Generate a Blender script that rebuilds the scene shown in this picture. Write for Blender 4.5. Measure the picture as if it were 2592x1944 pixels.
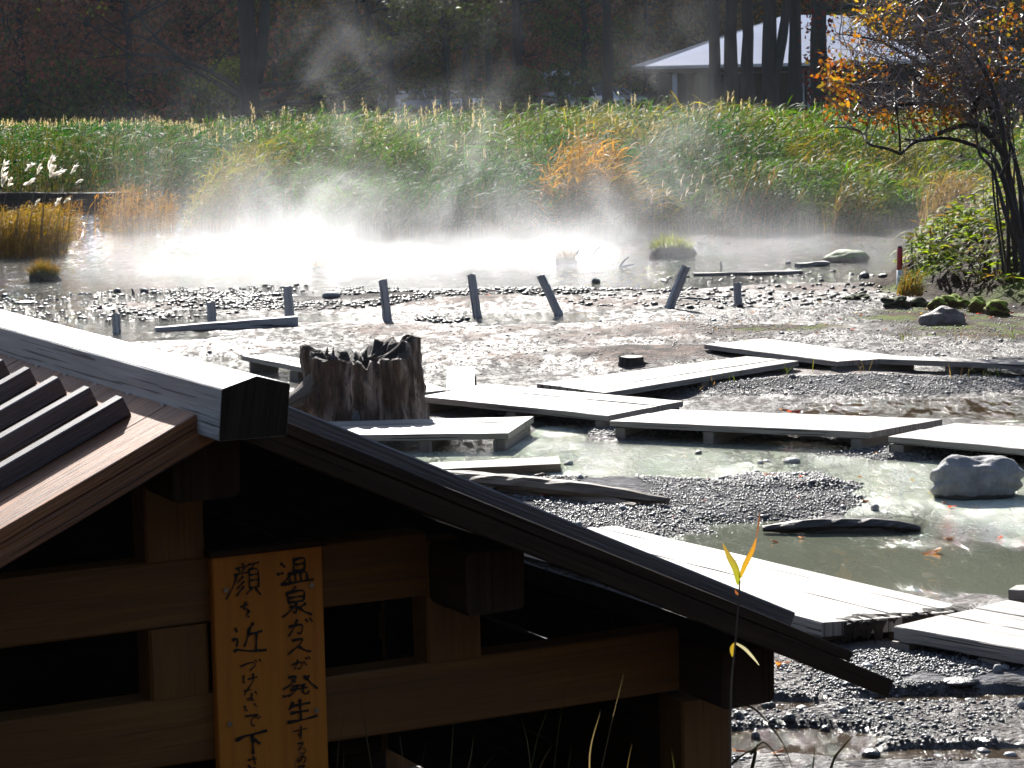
import bpy, math, random
import numpy as np
from math import radians, sin, cos, tan, atan, pi, sqrt, exp
from mathutils import Vector

# ------------------------------------------------------------------ clear
for o in list(bpy.data.objects):
    bpy.data.objects.remove(o)
SC = bpy.context.scene
COL = SC.collection
rnd = random.Random(7)
RG = np.random.default_rng(11)

# ------------------------------------------------------------------ camera
FPX = 6500.0; CX, CY = 1296.0, 972.0; HC = 3.0          # photograph is 2592 x 1944
pit = atan((972 - 180) / FPX); rol = 0.022
Fv = np.array([0, cos(pit), -sin(pit)]); U0 = np.array([0, sin(pit), cos(pit)]); X0 = np.array([1.0, 0, 0])
Uv = sin(rol) * X0 + cos(rol) * U0
Rv = cos(rol) * X0 - sin(rol) * U0
CAM = np.array([0, 0, HC])
cd = bpy.data.cameras.new('camera'); cam = bpy.data.objects.new('camera', cd); COL.objects.link(cam)
from mathutils import Matrix
M = Matrix(((Rv[0], Uv[0], -Fv[0], 0), (Rv[1], Uv[1], -Fv[1], 0), (Rv[2], Uv[2], -Fv[2], HC), (0, 0, 0, 1)))
cam.matrix_world = M
cd.sensor_width = 36; cd.sensor_fit = 'HORIZONTAL'; cd.lens = FPX / 2592 * 36
cd.clip_start = 0.1; cd.clip_end = 5000
cd.dof.use_dof = True; cd.dof.focus_distance = 16.0; cd.dof.aperture_fstop = 20.0
SC.camera = cam

# ------------------------------------------------------------------ light
SUN_E, SUN_A = radians(31), radians(-8)                  # elevation; azimuth from +Y towards +X
sl = bpy.data.lights.new('sun', 'SUN'); so = bpy.data.objects.new('sun', sl); COL.objects.link(so)
sl.energy = 5.0; sl.angle = radians(0.5); sl.color = (1.0, 0.96, 0.90)
sd = Vector((sin(SUN_A) * cos(SUN_E), cos(SUN_A) * cos(SUN_E), sin(SUN_E)))
so.rotation_euler = sd.to_track_quat('Z', 'Y').to_euler()
W = bpy.data.worlds.new('World'); SC.world = W; W.use_nodes = True
wn = W.node_tree.nodes; wl = W.node_tree.links
bg = wn['Background']; sky = wn.new('ShaderNodeTexSky'); sky.sky_type = 'NISHITA'; sky.sun_disc = False
sky.sun_elevation = SUN_E; sky.sun_rotation = SUN_A; sky.air_density = 1.0; sky.dust_density = 1.0; sky.ozone_density = 1.5
wl.new(sky.outputs[0], bg.inputs[0]); bg.inputs[1].default_value = 0.065
SC.view_settings.view_transform = 'Standard'; SC.view_settings.look = 'None'
SC.view_settings.exposure = 1.42; SC.view_settings.gamma = 1.0
SC.render.engine = 'CYCLES'
cy = SC.cycles
cy.use_denoising = True
cy.max_bounces = 6; cy.diffuse_bounces = 3; cy.glossy_bounces = 3; cy.transmission_bounces = 4; cy.volume_bounces = 1
cy.transparent_max_bounces = 8
cy.sample_clamp_indirect = 6.0; cy.sample_clamp_direct = 0.0
cy.volume_step_rate = 1.0; cy.volume_max_steps = 128
cy.use_adaptive_sampling = True

# ------------------------------------------------------------------ picking helpers
def ray(px, py):
    return Fv + Rv * ((px - CX) / FPX) + Uv * ((CY - py) / FPX)
def G(px, py, z=0.0):
    d = ray(px, py); return CAM + d * ((z - HC) / d[2])
def AT(px, py, D):
    return CAM + ray(px, py) * D
def MPP(px, py):
    return np.linalg.norm(G(px, py) - CAM) / FPX

# ------------------------------------------------------------------ noise
def _hash(ix, iy, s):
    h = (ix * 374761393 + iy * 668265263 + s * 974711) & 0xFFFFFFFF
    h = ((h ^ (h >> 13)) * 1274126177) & 0xFFFFFFFF
    return ((h ^ (h >> 16)) & 0xFFFF) / 65535.0
def vnoise(x, y, s=0):
    x = np.asarray(x, float); y = np.asarray(y, float)
    ix = np.floor(x).astype(np.int64); iy = np.floor(y).astype(np.int64)
    fx = x - ix; fy = y - iy
    fx = fx * fx * (3 - 2 * fx); fy = fy * fy * (3 - 2 * fy)
    a = _hash(ix, iy, s); b = _hash(ix + 1, iy, s); c = _hash(ix, iy + 1, s); d = _hash(ix + 1, iy + 1, s)
    return (a + (b - a) * fx) * (1 - fy) + (c + (d - c) * fx) * fy
def fbm(x, y, s=0, o=4):
    t = 0; a = 0.5; n = 0
    for i in range(o):
        t = t + a * vnoise(x, y, s + i * 17); n += a; a *= 0.5; x = x * 2.03 + 5.2; y = y * 2.03 + 1.3
    return t / n
def sstep(a, b, x):
    t = np.clip((x - a) / (b - a), 0, 1); return t * t * (3 - 2 * t)

# ------------------------------------------------------------------ object helpers
def tag(o, label=None, cat=None, group=None, kind=None):
    if label: o['label'] = label
    if cat: o['category'] = cat
    if group: o['group'] = group
    if kind: o['kind'] = kind
    return o
def empty(name, loc, label, cat, group=None):
    o = bpy.data.objects.new(name, None); COL.objects.link(o); o.location = Vector(loc); o.empty_display_size = 0.1
    return tag(o, label, cat, group)
class MB:
    """collects faces in world coordinates with a uv per corner"""
    def __init__(s): s.v = []; s.f = []; s.uv = []
    def add(s, vs, fs, uvs=None):
        b = len(s.v); s.v += [tuple(map(float, p)) for p in vs]
        for i, f in enumerate(fs):
            s.f.append([b + k for k in f]); s.uv.append(uvs[i] if uvs else [(0, 0)] * len(f))
    def loft(s, pts, rings, closed=True, cap=True, uo=None, uscale=1.0):
        """rings: list of lists of points; grain runs along the loft"""
        n = len(rings[0]); m = len(rings)
        uo = uo if uo is not None else (rnd.uniform(0, 50), rnd.uniform(0, 50))
        per = [0]
        for k in range(n):
            a = np.array(rings[0][k]); b_ = np.array(rings[0][(k + 1) % n]); per.append(per[-1] + np.linalg.norm(a - b_))
        ln = [0]
        for i in range(1, m): ln.append(ln[-1] + np.linalg.norm(np.array(pts[i]) - np.array(pts[i - 1])))
        vs = [p for r in rings for p in r]; fs = []; uvs = []
        for i in range(m - 1):
            for k in range(n):
                k2 = (k + 1) % n
                fs.append([i * n + k, i * n + k2, (i + 1) * n + k2, (i + 1) * n + k])
                uvs.append([(uo[0] + ln[i], uo[1] + per[k]), (uo[0] + ln[i], uo[1] + per[k + 1]), (uo[0] + ln[i + 1], uo[1] + per[k + 1]), (uo[0] + ln[i + 1], uo[1] + per[k])])
        if cap:
            c0 = np.mean(np.array(rings[0]), 0)
            for base, rev in ((0, True), ((m - 1) * n, False)):
                idx = [base + k for k in range(n)]
                if rev: idx = idx[::-1]
                fs.append(idx)
                r = rings[0] if rev else rings[-1]
                q = []
                for k in idx:
                    p = np.array(vs[k]); q.append((uo[0] + 3 + (p[2] - c0[2]) * 0.3, uo[1] + 7 + (p[0] - c0[0] + p[1] - c0[1]) * 1.0))
                uvs.append(q)
        s.add(vs, fs, uvs)
    def beam(s, p0, p1, w, h, up=(0, 0, 1), ch=0.006, seg=1, jit=0.0, w1=None, h1=None, taper_end=0.0):
        """squared timber from p0 to p1 (centre line), w across, h along 'up', chamfered corners"""
        p0 = np.array(p0, float); p1 = np.array(p1, float); d = p1 - p0; L = np.linalg.norm(d); d = d / L
        up = np.array(up, float); sde = np.cross(d, up); sde /= np.linalg.norm(sde); up = np.cross(sde, d)
        w1 = w if w1 is None else w1; h1 = h if h1 is None else h1
        pts = []; rings = []
        for i in range(seg + 1):
            t = i / seg; c = p0 + d * L * t; ww = (w + (w1 - w) * t) / 2; hh = (h + (h1 - h) * t) / 2
            c = c + sde * rnd.uniform(-jit, jit) + up * rnd.uniform(-jit, jit)
            q = [(-ww + ch, -hh), (ww - ch, -hh), (ww, -hh + ch), (ww, hh - ch), (ww - ch, hh), (-ww + ch, hh), (-ww, hh - ch), (-ww, -hh + ch)]
            rings.append([c + sde * (a + rnd.uniform(-jit, jit)) + up * (b + rnd.uniform(-jit, jit)) for a, b in q]); pts.append(c)
        s.loft(pts, rings)
    def tube(s, pts, rad, n=7, jit=0.0, cap=True):
        pts = [np.array(p, float) for p in pts]; rings = []
        m = len(pts)
        prev = None
        for i in range(m):
            d = pts[min(i + 1, m - 1)] - pts[max(i - 1, 0)]; d = d / (np.linalg.norm(d) + 1e-9)
            if prev is None:
                a = np.cross(d, (0.31, 0.57, 0.76)); a /= np.linalg.norm(a)
            else:
                a = prev - d * np.dot(prev, d); a /= np.linalg.norm(a) + 1e-9
            prev = a; b = np.cross(d, a)
            r = rad[i] if hasattr(rad, '__len__') else rad
            rings.append([pts[i] + (a * cos(2 * pi * k / n) + b * sin(2 * pi * k / n)) * r * (1 + (jit and rnd.uniform(-jit, jit))) for k in range(n)])
        s.loft(pts, rings, cap=cap)
    def build(s, name, mat, parent=None, smooth=False, loc=None):
        off = Vector((0, 0, 0))
        if parent is not None: off = Vector(parent.location)
        if parent is not None and parent.parent is not None: off = off + Vector(parent.parent.location)
        if loc is not None: off = Vector(loc)
        me = bpy.data.meshes.new(name)
        me.from_pydata([(x - off.x, y - off.y, z - off.z) for x, y, z in s.v], [], s.f)
        uv = me.uv_layers.new(name='UVMap')
        flat = [c for f in s.uv for p in f for c in p]
        uv.data.foreach_set('uv', flat)
        if smooth: me.polygons.foreach_set('use_smooth', [True] * len(me.polygons))
        me.materials.append(mat); me.validate(); me.update()
        o = bpy.data.objects.new(name, me); COL.objects.link(o)
        if parent is not None: o.parent = parent
        elif loc is not None: o.location = loc
        return o
def np_mesh(name, V, quads=None, tris=None, col=None, mat=None, parent=None, loc=None, smooth=False, extra=None):
    V = np.asarray(V, float).reshape(-1, 3)
    off = np.zeros(3)
    if parent is not None: off = np.array(parent.location)
    elif loc is not None: off = np.array(loc, float)
    V = V - off
    q = np.asarray(quads, np.int64).reshape(-1, 4) if quads is not None else np.zeros((0, 4), np.int64)
    t = np.asarray(tris, np.int64).reshape(-1, 3) if tris is not None else np.zeros((0, 3), np.int64)
    me = bpy.data.meshes.new(name)
    me.vertices.add(len(V)); me.vertices.foreach_set('co', V.astype(np.float32).ravel())
    nl = len(q) * 4 + len(t) * 3
    me.loops.add(nl); me.loops.foreach_set('vertex_index', np.concatenate([q.ravel(), t.ravel()]).astype(np.int32))
    me.polygons.add(len(q) + len(t))
    st = np.concatenate([np.arange(len(q)) * 4, len(q) * 4 + np.arange(len(t)) * 3]).astype(np.int32)
    me.polygons.foreach_set('loop_start', st)
    try:
        me.polygons.foreach_set('loop_total', np.concatenate([np.full(len(q), 4), np.full(len(t), 3)]).astype(np.int32))
    except Exception: pass
    me.update(calc_edges=True)
    if smooth: me.polygons.foreach_set('use_smooth', [True] * len(me.polygons))
    if col is not None:
        col = np.asarray(col, float)
        if col.shape[1] == 3: col = np.concatenate([col, np.ones((len(col), 1))], 1)
        ca = me.attributes.new('col', 'FLOAT_COLOR', 'POINT'); ca.data.foreach_set('color', col.astype(np.float32).ravel())
    if extra:
        for k, a in extra.items():
            at = me.attributes.new(k, 'FLOAT', 'POINT'); at.data.foreach_set('value', np.asarray(a, np.float32).ravel())
    if mat: me.materials.append(mat)
    me.validate()
    o = bpy.data.objects.new(name, me); COL.objects.link(o)
    if parent is not None: o.parent = parent
    elif loc is not None: o.location = Vector(loc)
    return o

# ------------------------------------------------------------------ materials
class NT:
    def __init__(s, name):
        s.m = bpy.data.materials.new(name); s.m.use_nodes = True; s.t = s.m.node_tree; s.n = s.t.nodes; s.n.clear(); s.l = s.t.links
        s.out = s.n.new('ShaderNodeOutputMaterial')
    def N(s, typ, ins=None, **kw):
        n = s.n.new('ShaderNode' + typ)
        for k, v in kw.items(): setattr(n, k, v)
        for k, v in (ins or {}).items():
            if isinstance(v, bpy.types.NodeSocket): s.l.new(v, n.inputs[k])
            else: n.inputs[k].default_value = v
        return n
    def math(s, op, a, b=0.0, c=None, clamp=False):
        n = s.n.new('ShaderNodeMath'); n.operation = op; n.use_clamp = clamp
        for i, v in enumerate((a, b) + ((c,) if c is not None else ())):
            if isinstance(v, bpy.types.NodeSocket): s.l.new(v, n.inputs[i])
            else: n.inputs[i].default_value = v
        return n.outputs[0]
    def ramp(s, f, stops):
        n = s.n.new('ShaderNodeValToRGB'); s.l.new(f, n.inputs[0]); e = n.color_ramp.elements
        while len(e) < len(stops): e.new(0.5)
        for k, (p, c) in zip(e, stops):
            k.position = p; k.color = (*c, 1) if len(c) == 3 else c
        return n.outputs[0]
    def mix(s, f, a, b, blend='MIX'):
        n = s.n.new('ShaderNodeMix'); n.data_type = 'RGBA'; n.blend_type = blend
        for i, v in ((0, f), (6, a), (7, b)):
            if isinstance(v, bpy.types.NodeSocket): s.l.new(v, n.inputs[i])
            elif i == 0: n.inputs[0].default_value = v
            else: n.inputs[i].default_value = (*v, 1) if len(v) == 3 else v
        return n.outputs[2]
    def noise(s, vec, scale, detail=4, rough=0.5, dist=0.0):
        n = s.N('TexNoise', {'Scale': scale, 'Detail': detail, 'Roughness': rough, 'Distortion': dist})
        if vec is not None: s.l.new(vec, n.inputs['Vector'])
        return n.outputs[0]
    def vscale(s, vec, sc):
        n = s.N('Mapping'); s.l.new(vec, n.inputs['Vector']); n.inputs['Scale'].default_value = sc; return n.outputs[0]
    def bump(s, h, dist, strength=1.0, normal=None):
        n = s.N('Bump', {'Strength': strength, 'Distance': dist}); s.l.new(h, n.inputs['Height'])
        if normal is not None: s.l.new(normal, n.inputs['Normal'])
        return n.outputs[0]
    def surf(s, sh): s.l.new(sh, s.out.inputs['Surface'])

def wood(name, c0, c1, c2, rough=0.6, bump=0.004, crack=0.5, ring=18.0, spec=0.4, knots=0.0):
    t = NT(name); uv = t.N('UVMap').outputs[0]
    st = t.vscale(uv, (1.2, 22, 1)); st2 = t.vscale(uv, (3.0, 120, 1))
    warp = t.noise(t.vscale(uv, (0.9, 2.5, 1)), 1.5, 3)
    add = t.N('VectorMath', operation='MULTIPLY_ADD'); t.l.new(warp, add.inputs[0]); add.inputs[1].default_value = (0, ring * 0.12, 0); t.l.new(st, add.inputs[2])
    g1 = t.noise(add.outputs[0], 1.0, 5, 0.6, 0.4); g2 = t.noise(st2, 1.0, 3, 0.6)
    big = t.noise(t.vscale(uv, (0.8, 3, 1)), 2.0, 3)
    c = t.ramp(g1, [(0.25, c0), (0.5, c1), (0.75, c2)])
    c = t.mix(t.math('MULTIPLY', g2, 0.55), c, tuple(k * 0.45 for k in c1))
    c = t.mix(t.math('MULTIPLY', t.math('SUBTRACT', big, 0.35, clamp=True), 0.9), c, c0)
    cr = t.noise(t.vscale(uv, (1.3, 85, 1)), 1.0, 2, 0.5, 0.2)
    crm = t.math('MULTIPLY', t.math('GREATER_THAN', cr, 0.615), crack)
    c = t.mix(crm, c, tuple(k * 0.12 for k in c0))
    if knots:
        vo = t.N('TexVoronoi', {'Scale': 1.0}); t.l.new(t.vscale(uv, (1.6, 5.0, 1)), vo.inputs['Vector'])
        kk = t.math('MULTIPLY', t.math('LESS_THAN', vo.outputs[0], 0.11), knots)
        c = t.mix(kk, c, tuple(k * 0.15 for k in c0))
    h = t.math('ADD', t.math('MULTIPLY', g1, 0.6), t.math('MULTIPLY', g2, 0.5)); h = t.math('SUBTRACT', h, crm)
    b = t.N('BsdfPrincipled', {'Base Color': c, 'Roughness': rough, 'Specular IOR Level': spec, 'Normal': t.bump(h, bump)})
    t.surf(b.outputs[0]); return t.m
M_silver = wood('weathered grey wood', (0.25, 0.25, 0.25), (0.44, 0.43, 0.43), (0.60, 0.59, 0.58), 0.5, 0.006, 0.75, spec=0.6)
M_deck = wood('sunbleached deck wood', (0.19, 0.165, 0.145), (0.33, 0.30, 0.27), (0.47, 0.43, 0.385), 0.6, 0.006, 0.85, spec=0.35)
M_bearer = wood('damp bearer wood', (0.14, 0.12, 0.10), (0.24, 0.21, 0.18), (0.33, 0.29, 0.25), 0.7, 0.004, 0.6)
M_rot = wood('rotten black wood', (0.012, 0.009, 0.006), (0.03, 0.02, 0.014), (0.07, 0.05, 0.035), 0.8, 0.012, 0.9)
M_rail = wood('brown stained pine', (0.13, 0.054, 0.012), (0.22, 0.097, 0.022), (0.31, 0.14, 0.034), 0.6, 0.003, 0.25, knots=0.8)
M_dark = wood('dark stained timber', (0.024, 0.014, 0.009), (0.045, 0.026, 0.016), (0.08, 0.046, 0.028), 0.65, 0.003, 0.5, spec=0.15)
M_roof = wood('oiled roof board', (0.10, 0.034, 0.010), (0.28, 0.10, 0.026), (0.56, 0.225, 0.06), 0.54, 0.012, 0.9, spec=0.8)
M_batten = wood('purple grey batten', (0.045, 0.038, 0.042), (0.09, 0.075, 0.08), (0.15, 0.13, 0.135), 0.56, 0.008, 0.5, spec=1.0)
M_sign = wood('orange cedar', (0.52, 0.16, 0.014), (0.72, 0.235, 0.022), (0.82, 0.30, 0.035), 0.55, 0.002, 0.05)
M_post = wood('grey driftwood', (0.05, 0.05, 0.053), (0.17, 0.17, 0.18), (0.36, 0.36, 0.38), 0.65, 0.008, 0.8)
M_stake = wood('sun-greyed stake wood', (0.14, 0.14, 0.145), (0.46, 0.46, 0.48), (0.70, 0.70, 0.72), 0.65, 0.010, 0.9)
M_log = wood('dark wet wood', (0.02, 0.017, 0.016), (0.045, 0.038, 0.034), (0.085, 0.07, 0.06), 0.4, 0.008, 0.6)
M_split = wood('split brown timber', (0.05, 0.034, 0.022), (0.15, 0.105, 0.07), (0.34, 0.26, 0.19), 0.65, 0.014, 0.9)
M_bark = wood('tree bark', (0.02, 0.016, 0.015), (0.045, 0.037, 0.034), (0.09, 0.075, 0.068), 0.8, 0.02, 0.4)
M_bark2 = wood('old root wood', (0.05, 0.035, 0.025), (0.14, 0.11, 0.09), (0.32, 0.28, 0.26), 0.7, 0.015, 0.8)
M_twig = wood('shrub bark', (0.10, 0.085, 0.085), (0.20, 0.17, 0.17), (0.32, 0.28, 0.28), 0.5, 0.004, 0.3, spec=0.5)

def plain(name, c, rough=0.5, metal=0.0, spec=0.5, var=0.25, scale=8.0, bump=0.0):
    t = NT(name); o = t.N('TexCoord').outputs['Object']; n = t.noise(o, scale, 5)
    cc = t.mix(n, tuple(k * (1 - var) for k in c), tuple(min(1, k * (1 + var)) for k in c))
    ins = {'Base Color': cc, 'Roughness': rough, 'Metallic': metal, 'Specular IOR Level': spec}
    if bump: ins['Normal'] = t.bump(n, bump)
    b = t.N('BsdfPrincipled', ins); t.surf(b.outputs[0]); return t.m
M_ink = plain('black ink', (0.006, 0.006, 0.007), 0.55)
M_screw = plain('steel screw', (0.35, 0.35, 0.33), 0.35, 0.9)
M_red = plain('red paint', (0.35, 0.012, 0.02), 0.4)
M_white = plain('white paint', (0.72, 0.72, 0.74), 0.45)
M_carw = plain('white car paint', (0.75, 0.76, 0.78), 0.2, var=0.03)
M_cars = plain('silver car paint', (0.42, 0.45, 0.5), 0.22, 0.5, var=0.03)
M_carb = plain('blue grey car paint', (0.2, 0.26, 0.36), 0.22, 0.4, var=0.03)
M_glass = plain('dark car glass', (0.015, 0.018, 0.022), 0.08, spec=0.8)
M_tyre = plain('tyre rubber', (0.015, 0.015, 0.016), 0.8)
M_lamp = plain('lamp lens', (0.7, 0.7, 0.72), 0.1)
M_wall = plain('dark building wall', (0.10, 0.095, 0.09), 0.8)
M_wallw = plain('pale wall panel', (0.55, 0.56, 0.58), 0.7)
M_win = plain('dark window glass', (0.02, 0.022, 0.025), 0.12, spec=0.6)

def leaf_mat(name='leaf', trans=0.5, rough=0.5, spec=0.3, tint=(1.35, 1.25, 0.75)):
    t = NT(name); c = t.N('Attribute', attribute_name='col').outputs[0]
    p = t.N('BsdfPrincipled', {'Base Color': c, 'Roughness': rough, 'Specular IOR Level': spec})
    tr = t.N('BsdfTranslucent', {'Color': t.mix(1.0, c, tint, 'MULTIPLY')})
    mx = t.N('MixShader', {0: trans}); t.l.new(p.outputs[0], mx.inputs[1]); t.l.new(tr.outputs[0], mx.inputs[2])
    t.surf(mx.outputs[0]); return t.m
M_leaf = leaf_mat('leaf', 0.5)
M_reed = leaf_mat('reed leaf', 0.42, 0.6, 0.08, (1.5, 1.4, 0.6))
M_plume = leaf_mat('plume', 0.55, 0.9, 0.1, (1.1, 1.08, 1.05))
M_sasa = leaf_mat('glossy leaf', 0.6, 0.6, 0.1)

def rock_mat(name, c0, c1, rough=0.7, moss=None, scale=9.0, bump=0.02):
    t = NT(name); g = t.N('TexCoord').outputs['Object']
    n = t.noise(g, scale, 8, 0.65); n2 = t.noise(t.vscale(g, (1.2, 1.2, 0.35)), scale * 2.2, 5, 0.6)
    c = t.ramp(n, [(0.3, c0), (0.7, c1)])
    c = t.mix(t.math('MULTIPLY', n2, 0.5), c, tuple(k * 0.5 for k in c0))
    ob_ = t.N('SeparateXYZ'); t.l.new(g, ob_.inputs[0])
    if name.startswith('pale'):
        c = t.mix(t.math('LESS_THAN', t.math('ADD', ob_.outputs[2], t.math('MULTIPLY', n, 0.05)), -0.045), c, (0.06, 0.058, 0.05))
    if moss:
        nz = t.N('SeparateXYZ'); t.l.new(t.N('NewGeometry').outputs['Normal'], nz.inputs[0])
        k = t.math('MULTIPLY', t.math('ADD', nz.outputs[2], t.math('MULTIPLY', n, 0.6)), 1.0)
        c = t.mix(t.math('GREATER_THAN', k, 0.75), c, moss)
    b = t.N('BsdfPrincipled', {'Base Color': c, 'Roughness': rough, 'Normal': t.bump(t.math('ADD', n, t.math('MULTIPLY', n2, 0.5)), bump)})
    t.surf(b.outputs[0]); return t.m
M_stone = rock_mat('pale grey stone', (0.16, 0.16, 0.16), (0.36, 0.36, 0.37), 0.75)
M_boul = rock_mat('brown boulder', (0.10, 0.075, 0.065), (0.26, 0.21, 0.19), 0.6)
M_rock = rock_mat('dark wet rock', (0.018, 0.019, 0.021), (0.06, 0.06, 0.065), 0.35, scale=14)
M_mossy = rock_mat('mossy rock', (0.09, 0.075, 0.06), (0.22, 0.18, 0.14), 0.7, (0.07, 0.11, 0.02))
M_peat = rock_mat('peat', (0.02, 0.015, 0.01), (0.055, 0.04, 0.025), 0.9, (0.05, 0.06, 0.014), scale=12)
M_dmoss = rock_mat('moss hummock', (0.07, 0.045, 0.018), (0.13, 0.085, 0.03), 0.95, (0.19, 0.25, 0.015), scale=16)

# ------------------------------------------------------------------ terrain
def ell(px, py, rx, ry):
    c = G(px, py); m = MPP(px, py); a = G(px, py - ry); b = G(px, py + ry)
    return c[0], (a[1] + b[1]) / 2, rx * m, abs(a[1] - b[1]) / 2
def mask(x, y, e, soft=0.6, wob=0.35, s=0):
    cx, cy_, rx, ry = ell(*e)
    w = wob * (fbm(x * 1.1 / max(rx, 0.3) * 1.5, y * 1.1 / max(ry, 0.5) * 1.5, 90 + s, 3) - 0.5) * 2
    d = np.sqrt(((x - cx) / rx) ** 2 + ((y - cy_) / ry) ** 2) + w
    return 1 - sstep(1 - soft * 0.5, 1 + soft * 0.5, d)
MILK = [(1500, 1190, 620, 62), (2300, 1215, 420, 48), (2450, 1300, 330, 70), (1150, 1140, 330, 40), (1420, 1105, 70, 26)]
POOL = [(2210, 1405, 470, 100), (1900, 1330, 120, 20), (2520, 1450, 200, 62), (2010, 1880, 210, 34), (2420, 1920, 260, 26), (2420, 1770, 240, 14), (1950, 1790, 120, 14)]
GRAV = [(1640, 1272, 520, 62), (2000, 1235, 170, 22), (2450, 1715, 330, 60), (2250, 985, 500, 18), (1640, 1092, 220, 16), (2350, 1150, 330, 14)]
BARS = [(1000, 775, 330, 26), (820, 835, 330, 22), (1500, 850, 500, 26), (1330, 905, 330, 18), (2050, 735, 260, 14), (1450, 770, 380, 18), (420, 775, 150, 9), (2050, 965, 330, 22), (1650, 910, 220, 24), (600, 880, 300, 20)]
BROWN = [(2330, 1032, 260, 22), (2560, 1040, 120, 26)]
RUB = [(1100, 748, 430, 13), (820, 772, 240, 15), (1500, 742, 230, 8), (650, 760, 200, 14), (1120, 812, 60, 7)]
MOUND = [(2600, 775, 330, 38)]
SANDR = [(2470, 806, 300, 20), (2330, 790, 130, 10), (2540, 852, 260, 16), (1990, 842, 130, 10), (2480, 838, 220, 12)]
def height(x, y):
    n1 = fbm(x * 0.45, y * 0.22, 1, 4) - 0.5
    n2 = fbm(x * 2.2, y * 1.1, 5, 4) - 0.5
    n3 = fbm(x * 7.0, y * 4.5, 9, 3) - 0.5
    am = 0.45 + 0.55 * sstep(12.5, 17, y)
    h = 0.012 + (n1 * 0.10 + n2 * 0.035) * am + n3 * 0.022
    h = h + 0.015 * sstep(-3, 4, x) * (1 - sstep(29, 34, y))
    px_left = 1 - sstep(-0.085, -0.045, x / np.maximum(y, 1))             # the shallow left shore
    h = h - 0.022 * px_left * sstep(27, 30, y) * (1 - sstep(36, 38, y))
    pond = sstep(34.0, 36.5, y + 1.5 * (fbm(x * 0.5, y * 0.1, 44, 3) - 0.5) - 0.6 * sstep(-2, 5, x))
    h = h - 0.11 * pond
    for e in BARS: h = h + 0.035 * mask(x, y, e, 0.9)
    for e in RUB: h = h + 0.03 * mask(x, y, e, 0.8)
    for i, e in enumerate(GRAV): h = h + (0.018 if i == 2 else 0.045) * mask(x, y, e, 0.9)
    mk = 0
    for i, e in enumerate(MILK): mk = np.maximum(mk, mask(x, y, e, 0.7, 0.3, i))
    for i, e in enumerate(POOL): mk = np.maximum(mk, 1.0 * mask(x, y, e, 0.7, 0.25, 20 + i))
    for i, e in enumerate(BROWN): mk = np.maximum(mk, 0.8 * mask(x, y, e, 0.7, 0.3, 30 + i))
    gr = 0
    for e in GRAV[:2]: gr = np.maximum(gr, mask(x, y, e, 0.7))
    h = h - 0.085 * mk * (1 - gr)
    # mossy mound on the right
    c = G(2640, 720)
    d = np.sqrt(((x - c[0]) / 2.3) ** 2 + ((y - c[1]) / 4.6) ** 2)
    h = h + 1.0 * (1 - sstep(0.1, 1.0, d)) + 0.16 * (1 - sstep(0.75, 1.12, d)) * (0.6 + n2 * 3)
    # reed bed: land behind the pond
    shore = SHORE(x)
    h = h + 0.35 * sstep(0, 6, y - shore) - 0.06 * (1 - sstep(-1, 1.0, y - shore)) * pond
        # bank under the camera; unseen slope behind it is added to block sky light
    h = h + 0.10 * (1 - sstep(8.5, 11.5, y)) + 1.3 * (1 - sstep(0.5, 8.0, y)) + np.clip(-4 - y, 0, 60) * 0.75
    # wooded mountain beyond the car park, its height shaped to shade the forest
    ang = x / np.maximum(y, 1)
    k = 0.95 + 0.10 * (fbm(x * 0.012, y * 0.012, 70, 4) - 0.5)
    hill = np.clip(y - 232, 0, 260) * k
    h = h + np.minimum(hill, 262)
    return h
def SHORE(x):
    # y of the water's edge in front of the reeds, by x (further away on the left)
    s = np.interp(x, [-14, -6.3, -5.0, -3.4, 0, 8, 14], [60, 58, 50, 47.5, 46.6, 47.0, 46.5])
    return s + 1.6 * (fbm(x * 0.7, 0 * x, 61, 3) - 0.5)
def hz(x, y): return float(height(np.array([x]), np.array([y]))[0])
def spacing(segs):
    out = []
    for a, b, n, g in segs:
        t = np.linspace(0, 1, n, endpoint=False) ** g; out.append(a + (b - a) * t)
    return np.concatenate(out + [[segs[-1][1]]])
xs = spacing([(-900, -60, 8, 1), (-60, -12, 24, 1), (-12, -7, 40, 1), (-7, 7, 460, 1), (7, 12, 40, 1), (12, 60, 24, 1), (60, 900, 8, 1)])
ys = np.concatenate([spacing([(-200, -60, 4, 1), (-60, 0, 24, 1), (0, 9, 40, 1)])[:-1], 9 * (50 / 9) ** np.linspace(0, 1, 700, endpoint=False), spacing([(50, 90, 100, 1), (90, 240, 60, 1), (240, 520, 50, 1), (520, 2500, 8, 1)])])
GX, GY = np.meshgrid(xs, ys)
gx = GX.ravel(); gy = GY.ravel()
gz = height(gx, gy)
nx, ny = len(xs), len(ys)
idx = np.arange(nx * ny).reshape(ny, nx)
gq = np.stack([idx[:-1, :-1], idx[:-1, 1:], idx[1:, 1:], idx[1:, :-1]], -1).reshape(-1, 4)
def lerp(a, b, t): return a * (1 - t[:, None]) + b * t[:, None]
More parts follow.
